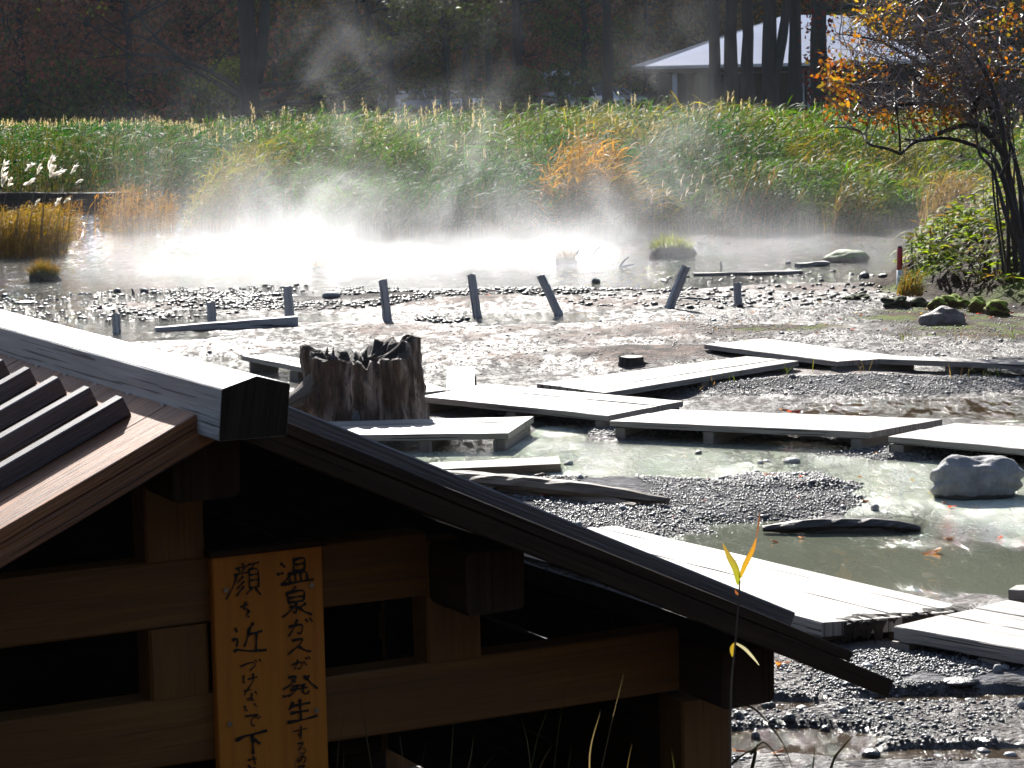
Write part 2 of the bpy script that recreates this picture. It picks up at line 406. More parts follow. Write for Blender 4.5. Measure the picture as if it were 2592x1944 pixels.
def ground_col(x, y, z):
    A = lambda *c: np.tile(np.array(c, float), (len(x), 1))
    n = fbm(x * 1.3, y * 0.9, 21, 4); n2 = fbm(x * 5, y * 4, 25, 3)
    c = lerp(A(0.045, 0.042, 0.043), A(0.15, 0.13, 0.12), sstep(0.35, 0.65, n2 * 0.5 + n * 0.5))
    sand = 0
    for i, e in enumerate(BARS): sand = np.maximum(sand, mask(x, y, e, 1.0, 0.5, 40 + i))
    sand = sand * sstep(0.012, 0.03, z) * (0.25 + 0.6 * sstep(0.4, 0.62, n2))
    c = lerp(c, lerp(A(0.22, 0.155, 0.125), A(0.31, 0.235, 0.195), n2), sand)
    gr = 0
    for e in GRAV: gr = np.maximum(gr, mask(x, y, e, 0.8))
    c = lerp(c, lerp(A(0.055, 0.057, 0.064), A(0.17, 0.17, 0.18), sstep(0.3, 0.7, n2)), gr)
    rb = 0
    for e in RUB: rb = np.maximum(rb, mask(x, y, e, 0.8))
    c = lerp(c, A(0.035, 0.032, 0.032), rb * 0.8)
    sr = 0
    for i, e in enumerate(SANDR): sr = np.maximum(sr, mask(x, y, e, 0.8, 0.5, 60 + i))
    c = lerp(c, lerp(A(0.085, 0.05, 0.024), A(0.12, 0.16, 0.016), sstep(0.46, 0.6, n2)), sr)
    cm = G(2640, 720); d = np.sqrt(((x - cm[0]) / 2.3) ** 2 + ((y - cm[1]) / 4.6) ** 2)
    md = 1 - sstep(0.95, 1.12, d + 0.25 * (n2 - 0.5))
    c = lerp(c, lerp(A(0.045, 0.026, 0.014), A(0.10, 0.14, 0.015), sstep(0.5, 0.62, n)), md)
    veg = sstep(0, 3, y - SHORE(x)); c = lerp(c, A(0.05, 0.045, 0.025), veg)
    veg2 = sstep(200, 240, y); c = lerp(c, A(0.03, 0.026, 0.018), veg2)
    bank = 1 - sstep(6, 10, y); c = lerp(c, A(0.035, 0.03, 0.02), bank)
    wet = (1 - sstep(0.03, 0.085, z)) * (1 - 0.5 * sand) * (1 - veg) * (1 - md) * (1 - bank)
    wet = np.clip(wet * (0.35 + 0.75 * sstep(0.38, 0.62, fbm(x * 1.6, y * 0.8, 27, 4))) - 0.35 * gr - 0.7 * sr, 0, 1)
    return c, wet
gc, gw = ground_col(gx, gy, gz)
def ground_mat():
    t = NT('mud and gravel'); c = t.N('Attribute', attribute_name='col').outputs[0]; w = t.N('Attribute', attribute_name='wet').outputs['Fac']
    o = t.N('TexCoord').outputs['Object']
    n1 = t.noise(t.vscale(o, (1, 0.7, 1)), 9.0, 6, 0.65); n2 = t.noise(o, 45.0, 4, 0.7)
    vo = t.N('TexVoronoi', {'Scale': 26.0}); t.l.new(o, vo.inputs['Vector'])
    v = t.math('ADD', t.math('MULTIPLY', n1, 0.9), t.math('MULTIPLY', n2, 0.7))
    pt = t.noise(t.vscale(o, (2.2, 0.8, 1)), 4.2, 7, 0.72, 0.3); pt = t.N('MapRange', {0: pt, 1: 0.43, 2: 0.555, 3: 0.0, 4: 1.0}, interpolation_type='SMOOTHSTEP').outputs[0]
    w = t.math('MULTIPLY', w, t.math('ADD', 0.12, t.math('MULTIPLY', pt, 0.88)))
    c2 = t.mix(t.math('SUBTRACT', v, 0.4, clamp=True), t.mix(1.0, c, (0.35, 0.35, 0.38), 'MULTIPLY'), t.mix(1.0, c, (1.5, 1.46, 1.42), 'MULTIPLY'))
    c2 = t.mix(t.math('MULTIPLY', pt, 0.45), c2, t.mix(1.0, c2, (0.4, 0.4, 0.42), 'MULTIPLY'))
    r = t.math('SUBTRACT', 0.85, t.math('MULTIPLY', w, 0.67)); r = t.math('ADD', r, t.math('MULTIPLY', t.math('SUBTRACT', n1, 0.5), 0.15), clamp=True); sp_ = t.math('ADD', 0.08, t.math('MULTIPLY', w, 0.35))
    h = t.math('ADD', t.math('MULTIPLY', n1, 1.0), t.math('MULTIPLY', t.math('SUBTRACT', 1.0, vo.outputs[0]), 0.35)); h = t.math('ADD', h, t.math('MULTIPLY', n2, 0.3))
    b = t.N('BsdfPrincipled', {'Base Color': c2, 'Roughness': r, 'Specular IOR Level': sp_, 'Normal': t.bump(h, 0.06)})
    t.surf(b.outputs[0]); return t.m
ground = np_mesh('ground', np.stack([gx, gy, gz], 1), gq, None, gc, ground_mat(), smooth=True, extra={'wet': gw})
tag(ground, 'wet grey mud, sand bars and gravel of the spring marsh', kind='structure')

# ------------------------------------------------------------------ water
wx = spacing([(-40, -9, 20, 1), (-9, 9, 180, 1), (9, 40, 20, 1)]); wy = spacing([(9.0, 62, 420, 1), (62, 66, 3, 1)])
WX, WY = np.meshgrid(wx, wy); ax = WX.ravel(); ay = WY.ravel()
def water_col(x, y):
    A = lambda *c: np.tile(np.array(c, float), (len(x), 1))
    n = fbm(x * 1.2, y * 0.7, 31, 4)
    c = lerp(A(0.11, 0.105, 0.09), A(0.17, 0.165, 0.14), n)
    mk = 0
    for i, e in enumerate(MILK): mk = np.maximum(mk, mask(x, y, (e[0], e[1], e[2] * 1.1, e[3] * 1.15), 0.6, 0.3, i))
    milk = lerp(A(0.34, 0.375, 0.29), A(0.64, 0.67, 0.57), sstep(0.4, 0.62, fbm(x * 2.4, y * 1.8, 37, 4)))
    c = lerp(c, milk, mk)
    pk = 0
    for i, e in enumerate(POOL[:3]): pk = np.maximum(pk, mask(x, y, (e[0], e[1], e[2] * 1.1, e[3] * 1.1), 0.6, 0.25, 20 + i))
    c = lerp(c, lerp(A(0.075, 0.085, 0.065), A(0.13, 0.14, 0.10), n), pk)
    bk = 0
    for i, e in enumerate(BROWN): bk = np.maximum(bk, mask(x, y, (e[0], e[1], e[2] * 1.2, e[3] * 1.3), 0.7, 0.3, 30 + i))
    c = lerp(c, A(0.03, 0.018, 0.008), bk)
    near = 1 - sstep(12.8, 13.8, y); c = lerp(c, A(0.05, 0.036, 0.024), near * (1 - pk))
    return c, (1 - 0.7 * pk * (1 - mk)) * np.clip(0.26 + 0.22 * sstep(24, 31, y) + 0.55 * mk * sstep(0.42, 0.6, fbm(x * 0.9, y * 0.6, 171, 3)) - 0.1 * pk + 0.75 * sstep(0.5, 0.68, fbm(x * 0.7, y * 0.28, 173, 4)) * sstep(22, 27, y) + 0.5 * (1 - sstep(-0.07, -0.03, x / y)) * sstep(27, 31, y) * (1 - sstep(37, 40, y)), 0, 1.1)
wc, wv = water_col(ax, ay)
widx = np.arange(len(wx) * len(wy)).reshape(len(wy), len(wx))
wq = np.stack([widx[:-1, :-1], widx[:-1, 1:], widx[1:, 1:], widx[1:, :-1]], -1).reshape(-1, 4)
def water_mat():
    t = NT('milky spring water'); c = t.N('Attribute', attribute_name='col').outputs[0]; a = t.N('Attribute', attribute_name='wave').outputs['Fac']
    o = t.N('TexCoord').outputs['Object']
    n1 = t.noise(t.vscale(o, (1, 0.55, 1)), 7.0, 3, 0.55); n2 = t.noise(t.vscale(o, (1, 0.8, 1)), 28.0, 3, 0.6)
    h = t.math('ADD', t.math('MULTIPLY', n1, 0.8), t.math('MULTIPLY', n2, 0.42)); pa = t.noise(t.vscale(o, (2.6, 0.75, 1)), 3.0, 6, 0.72, 0.3); pa = t.N('MapRange', {0: pa, 1: 0.455, 2: 0.58, 3: 0.10, 4: 1.0}, interpolation_type='SMOOTHSTEP').outputs[0]
    h = t.math('MULTIPLY', h, t.math('MULTIPLY', a, pa))
    b = t.N('BsdfPrincipled', {'Base Color': c, 'Roughness': 0.07, 'IOR': 1.33, 'Normal': t.bump(h, 0.055)})
    t.surf(b.outputs[0]); return t.m
water = np_mesh('spring_water', np.stack([ax, ay, np.zeros_like(ax)], 1), wq, None, wc, water_mat(), smooth=True, extra={'wave': wv})
tag(water, 'shallow milky hot spring water lying over the mud', kind='structure')

# ------------------------------------------------------------------ the spring hut
th = radians(62.9)
EU = np.array([sin(th), cos(th), 0]); EV = np.array([-cos(th), sin(th), 0]); EZ = np.array([0, 0, 1.0])
HO = CAM + ray(827, 1375) * 8.0
def HP(u, v, z): p = HO + EU * u + EV * v; return np.array([p[0], p[1], z])
def HPX(px, py, v=0.0):
    d = ray(px, py); s = (v - np.dot(CAM - HO, EV)) / np.dot(d, EV); p = CAM + d * s
    return p
hut = empty('spring_hut', HP(-0.48, 1.3, 0.1), 'low wooden hut with a battened gable roof and thick silvery ridge beam, dark inside', 'hut')
UC = -0.485; SLP = 0.468; VF, VB = -0.45, 3.05; EAVE = 2.33
def ubeam(u0, u1, v, z, w, h, **k):
    m = MB(); m.beam(HP(u0, v, z), HP(u1, v, z), w, h, **k); return m
def vbeam(u, v0, v1, z, w, h, **k):
    m = MB(); m.beam(HP(u, v0, z), HP(u, v1, z), w, h, **k); return m
def post(u, v, z0, z1, w=0.19, d=0.12):
    m = MB(); m.beam(HP(u, v, z0), HP(u, v, z1), d, w, up=EU, ch=0.008, seg=3, jit=0.001); return m
for (v, fb) in ((0.06, 1), (2.56, 0)):
    ubeam(UC - 1.0, 0.34, v, 1.45, 0.12, 0.205, seg=6, jit=0.0015).build('rail', M_rail, hut)
    ubeam(UC - 1.75, 1.268, v, 1.022, 0.12, 0.21, seg=8, jit=0.0015).build('rail', M_rail, hut)
    ubeam(UC - 1.75, 1.268, v, 0.45, 0.12, 0.2, seg=8, jit=0.0015).build('rail', M_rail, hut)
    post(UC - 0.01, v, 1.553, 1.80).build('king_post', M_rail, hut)
    post(UC - 0.01, v, 1.127, 1.346).build('king_post', M_rail, hut)
    for s in (-1, 1):
        post(UC + s * 0.92 + 0.0, v, 1.128, 1.52).build('post', M_rail, hut)
        post(UC + s * 1.85, v, 0.05, 0.88, 0.195, 0.16).build('post', M_rail, hut)
# log purlins whose ends stick out of the gable
for (du, z, w, h) in ((0.0, 1.875, 0.21, 0.20), (0.935, 1.425, 0.205, 0.195), (-0.935, 1.425, 0.205, 0.195), (1.86, 1.0, 0.205, 0.19), (-1.86, 1.0, 0.205, 0.19)):
    vbeam(UC + du, -0.26, 2.95, z, w, h, ch=0.015, seg=6, jit=0.003).build('purlin', M_dark, hut)
# side walls and back wall: boards with the light slipping over them
for s in (-1, 1):
    for k in range(6):
        z = 0.2 + k * 0.125
        vbeam(UC + s * 1.80, 0.1, 2.5, z, 0.03, 0.122, ch=0.003).build('wall_board', M_dark, hut)
zs = HPX(150, 1360, 2.49)[2]
for k in range(-2, 15):
    zc = 0.2 + k * 0.121
    hw = min(1.77, max(0.1, (2.02 - zc - 0.03) / SLP))
    if abs(zc - zs) < 0.0606:      # a slit of daylight on the left half of this course
        lo, hi = zc - 0.0605, zc + 0.0605
        ubeam(UC - hw, UC - 0.2, 2.494, (lo + zs - 0.006) / 2, 0.03, zs - 0.006 - lo, ch=0.002).build('wall_board', M_dark, hut)
        ubeam(UC - hw, UC - 0.2, 2.494, (hi + zs + 0.006) / 2, 0.03, hi - zs - 0.006, ch=0.002).build('wall_board', M_dark, hut)
        ubeam(UC - 0.2, UC + hw, 2.50, zc, 0.03, 0.121, ch=0.001).build('wall_board', M_dark, hut)
    else:
        ubeam(UC - hw, UC + hw, 2.50 - 0.006 * (k % 2), zc, 0.03, 0.1215, ch=0.001).build('wall_board', M_dark, hut)
# roof slopes
def slope_pt(s, dist, v, lift=0.0):
    """s=-1 left, +1 right; dist measured horizontally from the ridge"""
    return HP(UC + s * dist, v, 2.095 - SLP * dist + lift)
for s in (-1, 1):
    up = np.array(EU) * s * SLP + EZ; up = up / np.linalg.norm(up)
    n = 14; wv_ = (VB - VF) / n
    m = MB()
    for k in range(n):
        v = VF + (k + 0.5) * wv_
        m.beam(slope_pt(s, 0.02, v) - up * 0.0175, slope_pt(s, EAVE - 0.18, v) - up * 0.0175, wv_ - 0.004 - (0.001 * (k % 2)), 0.035, up=up, ch=0.003, seg=6, jit=0.0012)
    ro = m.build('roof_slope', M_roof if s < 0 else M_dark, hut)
    # bargeboard below the front edge
    for v in (VF + 0.03, VB - 0.03):
        m = MB(); m.beam(slope_pt(s, 0.01, v) - up * 0.067, slope_pt(s, EAVE, v) - up * 0.067, 0.05, 0.06, up=up, ch=0.004, seg=6, jit=0.001)
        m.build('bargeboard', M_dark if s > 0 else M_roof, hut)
    # battens running down the slope
    vb = [-0.07 + 0.312 * k for k in range(10)]
    for v in vb:
        m = MB(); m.beam(slope_pt(s, 0.165, v) + up * 0.031, slope_pt(s, EAVE - 0.2, v) + up * 0.031, 0.06, 0.06, up=up, ch=0.004, seg=5, jit=0.0012)
        m.build('batten', M_batten, hut)
for s in (-1, 1):
    up = np.array(EU) * s * SLP + EZ; up = up / np.linalg.norm(up)
    m = MB(); m.beam(slope_pt(s, 0.0, 2.44) - up * 0.117, slope_pt(s, EAVE - 0.3, 2.44) - up * 0.117, 0.03, 0.19, up=up, ch=0.003); m.build('rake_board', M_dark, hut)
# ridge beam, pentagonal, with its end cut back
def ridge_ring(v, k=0.0):
    w = 0.102
    pts = [(-w + 0.004, 1.995), (w - 0.004, 1.995), (w, 2.0), (w, 2.143), (w - 0.006, 2.148), (0, 2.176), (-w + 0.006, 2.148), (-w, 2.143), (-w, 2.0)]
    return [HP(UC + 0.012 + a, v + k * (2.172 - z), z) for a, z in pts]
m = MB(); vv = np.linspace(-0.66, 3.2, 16)
m.loft([HP(UC, v, 2.0) for v in vv], [ridge_ring(v, 0.25 if i == 0 else 0) for i, v in enumerate(vv)])
rb_ = m.build('ridge_beam', M_silver, hut)
for v in vb:
    m = MB(); m.beam(HP(UC - 0.094, v - 0.10, 2.0), HP(UC - 0.094, v - 0.10, 2.055), 0.006, 0.036, up=EV, ch=0.001); m.build('cleat', M_silver, rb_)
m = MB(); k0 = [p - EV * 0.003 for p in ridge_ring(-0.66, 0.25)]; k1 = [p + EV * 0.006 for p in k0]; cc_ = np.mean(k0, 0)
k0 = [cc_ + (p - cc_) * 0.985 for p in k0]; k1 = [cc_ + EV * 0.006 + (p - cc_ - EV * 0.006) * 0.985 for p in k1]
m.loft([cc_, cc_ + EV * 0.006], [k0, k1]); eg = m.build('end_plate', M_rot, rb_); eg['label'] = 'nearly black end of the ridge beam'  # thin near-black plate set over the cut end of the beam
rb_['label'] = 'sun-bleached silvery ridge beam with a bevelled top'

# ------------------------------------------------------------------ brush-written sign
SV = -0.035
s0 = HP(-0.215, SV + 0.02, 0.5)
sign = empty('warning_sign', s0, 'orange cedar board brushed with black Japanese writing, fixed to the hut front', 'sign')
m = MB(); m.beam(HP(-0.212, SV + 0.018, 0.42), HP(-0.212, SV + 0.018, 1.552), 0.036, 0.362, up=EU, ch=0.004, seg=4)
m.build('board', M_sign, sign)
m = MB(); m.beam(HP(-0.405, SV + 0.012, 1.566), HP(-0.02, SV + 0.012, 1.566), 0.06, 0.022, ch=0.003); m.build('cap_strip', M_dark, sign)
STR = {
 0: [  # right column, in pixels of an enlarged view of the board
  ('温', 15, [[(668,162),(700,190)],[(642,243),(688,232)],[(672,322),(700,290),(742,242)],[(765,128),(760,228)],[(765,135),(848,113),(838,216)],[(775,173),(838,160)],[(765,217),(838,205)],[(725,238),(736,300)],[(725,240),(858,214),(862,280)],[(770,236),(776,290)],[(812,228),(816,285)],[(690,316),(800,296),(908,278)]]),
  ('泉', 14, [[(775,332),(752,365)],[(712,378),(725,452)],[(714,380),(845,350),(835,432)],[(730,416),(832,400)],[(725,449),(835,433)],[(778,450),(783,532),(758,514)],[(735,482),(767,474),(728,520),(678,558)],[(850,455),(800,490)],[(795,482),(840,515),(897,536)]]),
  ('ガ', 12, [[(725,627),(835,600),(815,682),(788,668)],[(787,573),(762,640),(722,697)],[(850,572),(866,592)],[(880,563),(900,587)]]),
  ('ス', 12, [[(752,727),(840,708),(795,768),(718,830)],[(800,770),(840,795),(888,806)]]),
  ('が', 9, [[(750,905),(815,880),(826,900),(808,937),(790,928)],[(790,868),(782,905),(768,940)],[(835,880),(858,908)],[(850,850),(862,866)],[(870,845),(884,862)]]),
  ('発', 13, [[(725,997),(790,984),(742,1050),(684,1086)],[(752,1012),(778,1032)],[(842,985),(885,1035),(938,1078)],[(838,985),(848,1012)],[(875,983),(852,1012)],[(752,1062),(850,1046)],[(742,1088),(864,1068)],[(792,1050),(776,1098),(722,1137)],[(830,1050),(828,1108),(862,1120),(874,1092)],[(684,1136),(728,1128)]]),
  ('生', 15, [[(757,1178),(728,1234)],[(740,1208),(884,1180)],[(808,1158),(816,1302)],[(742,1258),(872,1236)],[(718,1326),(830,1306),(938,1274)]]),
  ('す', 7, [[(760,1391),(862,1368)],[(815,1352),(816,1418),(796,1426),(798,1402),(820,1408),(812,1452)]]),
  ('る', 7, [[(788,1482),(842,1468),(788,1532),(836,1508),(857,1530),(832,1558),(810,1545)]]),
  ('の', 8, [[(832,1568),(800,1622),(788,1592),(830,1563),(857,1590),(832,1627)]]),
  ('で', 8, [[(793,1651),(852,1636),(818,1668),(820,1705),(838,1716)],[(852,1660),(860,1672)]])],
 1: [
  ('顔', 11, [[(388,162),(396,182)],[(338,202),(425,180)],[(356,205),(368,226)],[(402,194),(384,224)],[(328,247),(432,225)],[(346,247),(322,330),(266,428)],[(392,258),(346,304)],[(398,293),(346,352)],[(396,330),(342,404)],[(428,172),(508,154)],[(470,164),(455,198)],[(435,204),(440,342)],[(435,206),(506,194),(505,336)],[(445,247),(502,238)],[(445,287),(502,279)],[(440,340),(505,329)],[(456,344),(418,388)],[(484,344),(522,392)]]),
  ('を', 10, [[(373,481),(430,462)],[(412,444),(394,502),(428,490),(430,530)],[(440,508),(414,537),(436,556)]]),
  ('近', 15, [[(335,638),(350,666)],[(316,722),(356,710),(345,772)],[(328,808),(345,790),(440,806),(565,794)],[(466,598),(436,642)],[(438,638),(424,710),(400,772)],[(430,682),(534,655)],[(490,672),(486,800)]]),
  ('づ', 8, [[(372,917),(460,880),(488,904),(440,947)],[(480,868),(492,887)],[(510,863),(522,880)]]),
  ('け', 9, [[(396,983),(394,1040),(406,1030)],[(430,1010),(497,990)],[(465,968),(466,1030),(430,1072)]]),
  ('な', 8, [[(398,1096),(452,1085)],[(432,1073),(400,1127)],[(480,1098),(492,1117)],[(455,1113),(455,1155),(430,1166),(420,1152),(445,1144),(472,1167)]]),
  ('い', 8, [[(404,1203),(414,1246),(426,1234)],[(474,1188),(492,1212)]]),
  ('で', 9, [[(408,1281),(517,1264),(450,1300),(453,1340),(477,1352)],[(495,1290),(502,1302)],[(512,1282),(520,1294)]]),
  ('下', 17, [[(342,1457),(400,1425),(480,1408),(568,1384)],[(458,1418),(464,1500),(466,1558)],[(474,1450),(518,1482)]]),
  ('さ', 10, [[(428,1601),(492,1589)],[(465,1573),(482,1632)],[(430,1640),(452,1660),(484,1660)]])]}
def sp(cx, cy):  # pixel of the enlarged view -> point just proud of the board face
    return HPX(480 + cx / 2.89, 1370 + cy / 2.89, SV - 0.0035)
for colm in (0, 1):
    m = MB()
    for ch, w, strokes in STR[colm]:
        for st in strokes:
            p = [np.array(sp(*q)) for q in st]
            # smooth the stroke and give it a brush's swelling width
            d = [p[0]]
            for a, b in zip(p[:-1], p[1:]):
                for k in range(1, 5): d.append(a + (b - a) * k / 4)
            for _ in range(2): d = [d[0]] + [(d[i - 1] + 2 * d[i] + d[i + 1]) / 4 for i in range(1, len(d) - 1)] + [d[-1]]
            nn = len(d); vs = []; fs = []
            for i, q in enumerate(d):
                t_ = d[min(i + 1, nn - 1)] - d[max(i - 1, 0)]; t_ /= np.linalg.norm(t_) + 1e-9
                sdir = np.cross(t_, EV); sdir /= np.linalg.norm(sdir)
                x = i / (nn - 1)
                ww = w / 2.89 / 812 * 0.72 * (0.95 + 0.35 * cos(x * pi * 2.0) - 0.45 * x ** 3) * rnd.uniform(0.93, 1.07)
                vs += [q - sdir * ww, q + sdir * ww]
                if i: fs.append([2 * i - 2, 2 * i - 1, 2 * i + 1, 2 * i])
            e0 = d[0] - (d[1] - d[0]) / np.linalg.norm(d[1] - d[0]) * w / 2.89 / 812 * 0.4
            vs.append(e0); fs.append([0, 1, len(vs) - 1])
            m.add(vs, fs)
    m.build('lettering', M_ink, sign)
for (cx, cy) in ((265, 360), (893, 322), (293, 1338), (928, 1237)):
    c = sp(cx, cy); m = MB(); m.tube([c, c - EV * 0.002], 0.008, 10); m.build('screw', M_screw, sign)

# ------------------------------------------------------------------ boardwalk sections and loose boards
def deck(px, label, z=0.15, n=3, th_=0.05, bear=(0.06, 0.5, 0.94), rotten=0, mat=None, name='boardwalk_section', cat='boardwalk', group='boardwalk sections across the mud', bw=0.10, split=None):
    nl, nr, fr, fl = [G(*p, z) for p in px]
    c = (nl + nr + fr + fl) / 4
    t = empty(name, (c[0], c[1], 0), label, cat, group)
    edges = split or [i / n for i in range(n + 1)]
    L = np.linalg.norm(nr - nl)
    for i in range(n):
        a, b = edges[i], edges[i + 1]; gap = 0.0065 / max(0.05, np.linalg.norm(fl - nl))
        a += gap; b -= gap; mid = (a + b) / 2
        p0 = nl + (fl - nl) * mid; p1 = nr + (fr - nr) * mid
        w = np.linalg.norm(np.cross((fl - nl), (nr - nl) / L)) * (b - a); w1 = np.linalg.norm(np.cross((fr - nr), (nr - nl) / L)) * (b - a)
        # skewed plank: lofted between the two end lines
        rings = []; pts = []; seg = 10
        dz = rnd.uniform(-0.004, 0.004)
        for k in range(seg + 1):
            x = k / seg
            if k == 0: x += rnd.uniform(-0.002, 0.002)
            if k == seg: x += rnd.uniform(-0.004, 0.004) - (rotten and i * 0.0)
            q0 = nl + (nr - nl) * x; q1 = fl + (fr - fl) * x
            e0 = q0 + (q1 - q0) * a; e1 = q0 + (q1 - q0) * b
            j = lambda s=0.0015: rnd.uniform(-s, s)
            if rotten and k == seg:
                e0 = e0 + (nr - nl) / L * rnd.uniform(-0.03, 0.03); e1 = e1 + (nr - nl) / L * rnd.uniform(-0.03, 0.03)
            zz = np.array([0, 0, dz]); dn = np.array([0, 0, -th_]); dd = (e1 - e0) / np.linalg.norm(e1 - e0); ch = 0.005
            rings.append([e0 + zz + np.array([0, 0, -ch + j()]), e0 + zz + dd * ch + np.array([0, 0, j()]), e1 + zz - dd * ch + np.array([0, 0, j()]), e1 + zz + np.array([0, 0, -ch]), e1 + zz + dn, e0 + zz + dn])
            pts.append(q0)
        m = MB(); m.loft(pts, rings)
        m.build('deck_plank', mat or M_deck, t)
    for bx in bear:
        q0 = nl + (nr - nl) * bx; q1 = fl + (fr - fl) * bx; dd = (q1 - q0) / np.linalg.norm(q1 - q0)
        zt = z - th_ - 0.006; q0 = q0 + dd * 0.015; q1 = q1 - dd * 0.015
        g = min(hz(q0[0], q0[1]), hz(q1[0], q1[1]), 0) - 0.04
        if zt - g < 0.03: continue
        m = MB(); m.beam((q0[0], q0[1], (zt + g) / 2), (q1[0], q1[1], (zt + g) / 2), bw, zt - g, ch=0.006, seg=2, jit=0.001); m.build('bearer', M_bearer, t)
    if rotten:
        d = (nr - nl) / L; e = (fr - nr); n_ = 60; m = MB(); top = []; 
        prof = 0.02 + 0.15 * np.clip(fbm(np.linspace(0, 7, n_), np.zeros(n_), 5, 3) - 0.35, 0, 1) * 1.6
        out = 0.03 * (fbm(np.linspace(0, 16, n_), np.zeros(n_), 15, 3))
        rings = []; pts = []
        for k in range(n_):
            c = nr + e * (0.14 + 0.86 * k / (n_ - 1)); a_ = c - d * prof[k] + EZ * 0.006; b_ = c + d * (0.004 + out[k]) + EZ * (0.004 - 0.02 * rnd.random())
            rings.append([a_, a_ * 0.5 + b_ * 0.5 + EZ * rnd.uniform(-0.004, 0.012), b_, b_ - EZ * (0.06 + rnd.uniform(0, 0.06)) - d * 0.02, c - d * 0.05 - EZ * 0.09, a_ - EZ * 0.01]); pts.append(c)
        m.loft(pts, rings); o = m.build('rotten_edge', M_rot, t); o['label'] = 'blackened rotten end of the planks'
    return t
A_ = deck([(1240, 1355), (2085, 1580), (2468, 1540), (1564, 1330)], 'broad old boardwalk section with a rotten black end, just beyond the hut roof', n=3, th_=0.075, rotten=1, bear=(0.05, 0.5, 0.93), bw=0.12, split=[0, 0.5, 0.83, 1.0])
deck([(2261, 1587), (2900, 1701), (3150, 1632), (2555, 1519)], 'cracked boardwalk section facing the rotten end, at the right edge of the photo', n=3, th_=0.075, bear=(0.02, 0.4, 0.9), bw=0.12, split=[0, 0.42, 0.7, 1.0])
deck([(2552, 1494), (2760, 1502), (2790, 1472), (2575, 1480)], 'end of a weathered boardwalk poking in above the cracked section', n=1, th_=0.06, bear=(0.05,), bw=0.1)
deck([(540, 1106), (1285, 1096), (1352, 1054), (560, 1073)], 'boardwalk section lying right in front of the hollow stump, shadow of the stump on it', n=3, bear=(0.02, 0.42, 0.72, 0.97))
deck([(1060, 1004), (1536, 1052), (1732, 1016), (1233, 972)], 'boardwalk section just right of the hollow stump, its long edge slanting to the right', n=3, bear=(0.03, 0.5, 0.96))
deck([(1541, 1066), (2198, 1095), (2388, 1060), (1700, 1035)], 'long middle boardwalk section standing over the milky water', n=2, bear=(0.04, 0.39, 0.95), rotten=0, split=[0, 0.62, 1.0])
deck([(2247, 1106), (2900, 1166), (2900, 1094), (2419, 1070)], 'boardwalk section beyond the pale grey stone, running out of the picture', n=2, bear=(0.03, 0.6), bw=0.13)
deck([(1532, 994), (2021, 913), (1886, 902), (1358, 971)], 'diagonal boardwalk section slanting towards the small cut stump', n=3, bear=(0.04, 0.5, 0.96))
deck([(1782, 872), (2119, 916), (2297, 902), (1936, 856)], 'farthest boardwalk section, beyond the diagonal one', n=3, bear=(0.02, 0.5, 0.97))
deck([(2150, 905), (2900, 933), (2900, 920), (2297, 901)], 'thin boardwalk section seen nearly edge on below the mossy bank', n=2, bear=(0.03, 0.34, 0.75))
deck([(610, 899), (800, 937), (860, 920), (690, 897)], 'short boardwalk end showing between the ridge beam and the hollow stump', n=2, bear=(0.1, 0.7))
deck([(1129, 988), (1201, 982), (1200, 926), (1134, 926)], 'single pale plank laid pointing away behind the boardwalk right of the stump', z=0.10, n=1, th_=0.04, bear=(), name='loose_plank', cat='plank', group=None)
deck([(1020, 1001), (1140, 987), (1070, 966), (990, 972)], 'pale board corner beside the right side of the hollow stump', z=0.09, n=1, th_=0.04, bear=(), name='loose_plank', cat='plank', group=None)
deck([(983, 1193), (1420, 1173), (1415, 1153), (965, 1176)], 'old grey plank lying in the milky water below the near boardwalk', z=0.07, n=1, th_=0.07, bear=(), mat=M_split, name='loose_plank', cat='plank', group=None)
deck([(2035, 955), (2095, 962), (2110, 950), (2030, 948)], 'short pale offcut lying at the foot of the diagonal boardwalk', z=0.03, n=1, th_=0.03, bear=(), name='loose_plank', cat='plank', group=None)
deck([(2255, 961), (2375, 963), (2372, 953), (2250, 951)], 'pale board lying under the thin edge-on boardwalk', z=0.04, n=1, th_=0.03, bear=(), name='loose_plank', cat='plank', group=None)

def single(name, mb, mat, loc, label, cat, group=None, smooth=False):
    o = mb.build(name, mat, None, smooth, loc=loc); return tag(o, label, cat, group)
# split timber, its block and chips
def split_log(path, w, label, mat=M_split, name='split_timber', cat='timber', n=11, rough=0.22):
    pts = [np.array(p, float) for p in path]; fine = []
    for a, b in zip(pts[:-1], pts[1:]):
        for k in range(6): fine.append(a + (b - a) * k / 6)
    fine.append(pts[-1]); rings = []; off = [rnd.uniform(-rough, rough) for _ in range(n)]
    mcount = len(fine)
    for i, c in enumerate(fine):
        d = fine[min(i + 1, mcount - 1)] - fine[max(0, i - 1)]; d /= np.linalg.norm(d); a = np.cross(d, EZ); a /= np.linalg.norm(a); b = np.cross(a, d)
        tp = min(1.0, 0.45 + 3.0 * min(i, mcount - 1 - i) / mcount)
        rings.append([c + (a * cos(2 * pi * k / n) * w[0] + b * sin(2 * pi * k / n) * w[1]) * tp * (1 + off[k] + rnd.uniform(-rough, rough) * 0.6) for k in range(n)])
    m = MB(); m.loft(fine, rings); c = np.mean(fine, 0)
    return single(name, m, mat, (c[0], c[1], 0), label, cat)
split_log([G(930, 1200, 0.17), G(1190, 1214, 0.18), G(1400, 1232, 0.16), G(1690, 1268, 0.10)], (0.085, 0.06), 'long splintered brown timber lying across the gravel past the hut roof')
split_log([G(1180, 1238, 0.12), G(1420, 1254, 0.10), G(1610, 1280, 0.08)], (0.06, 0.035), 'flat split slab under the long splintered timber')
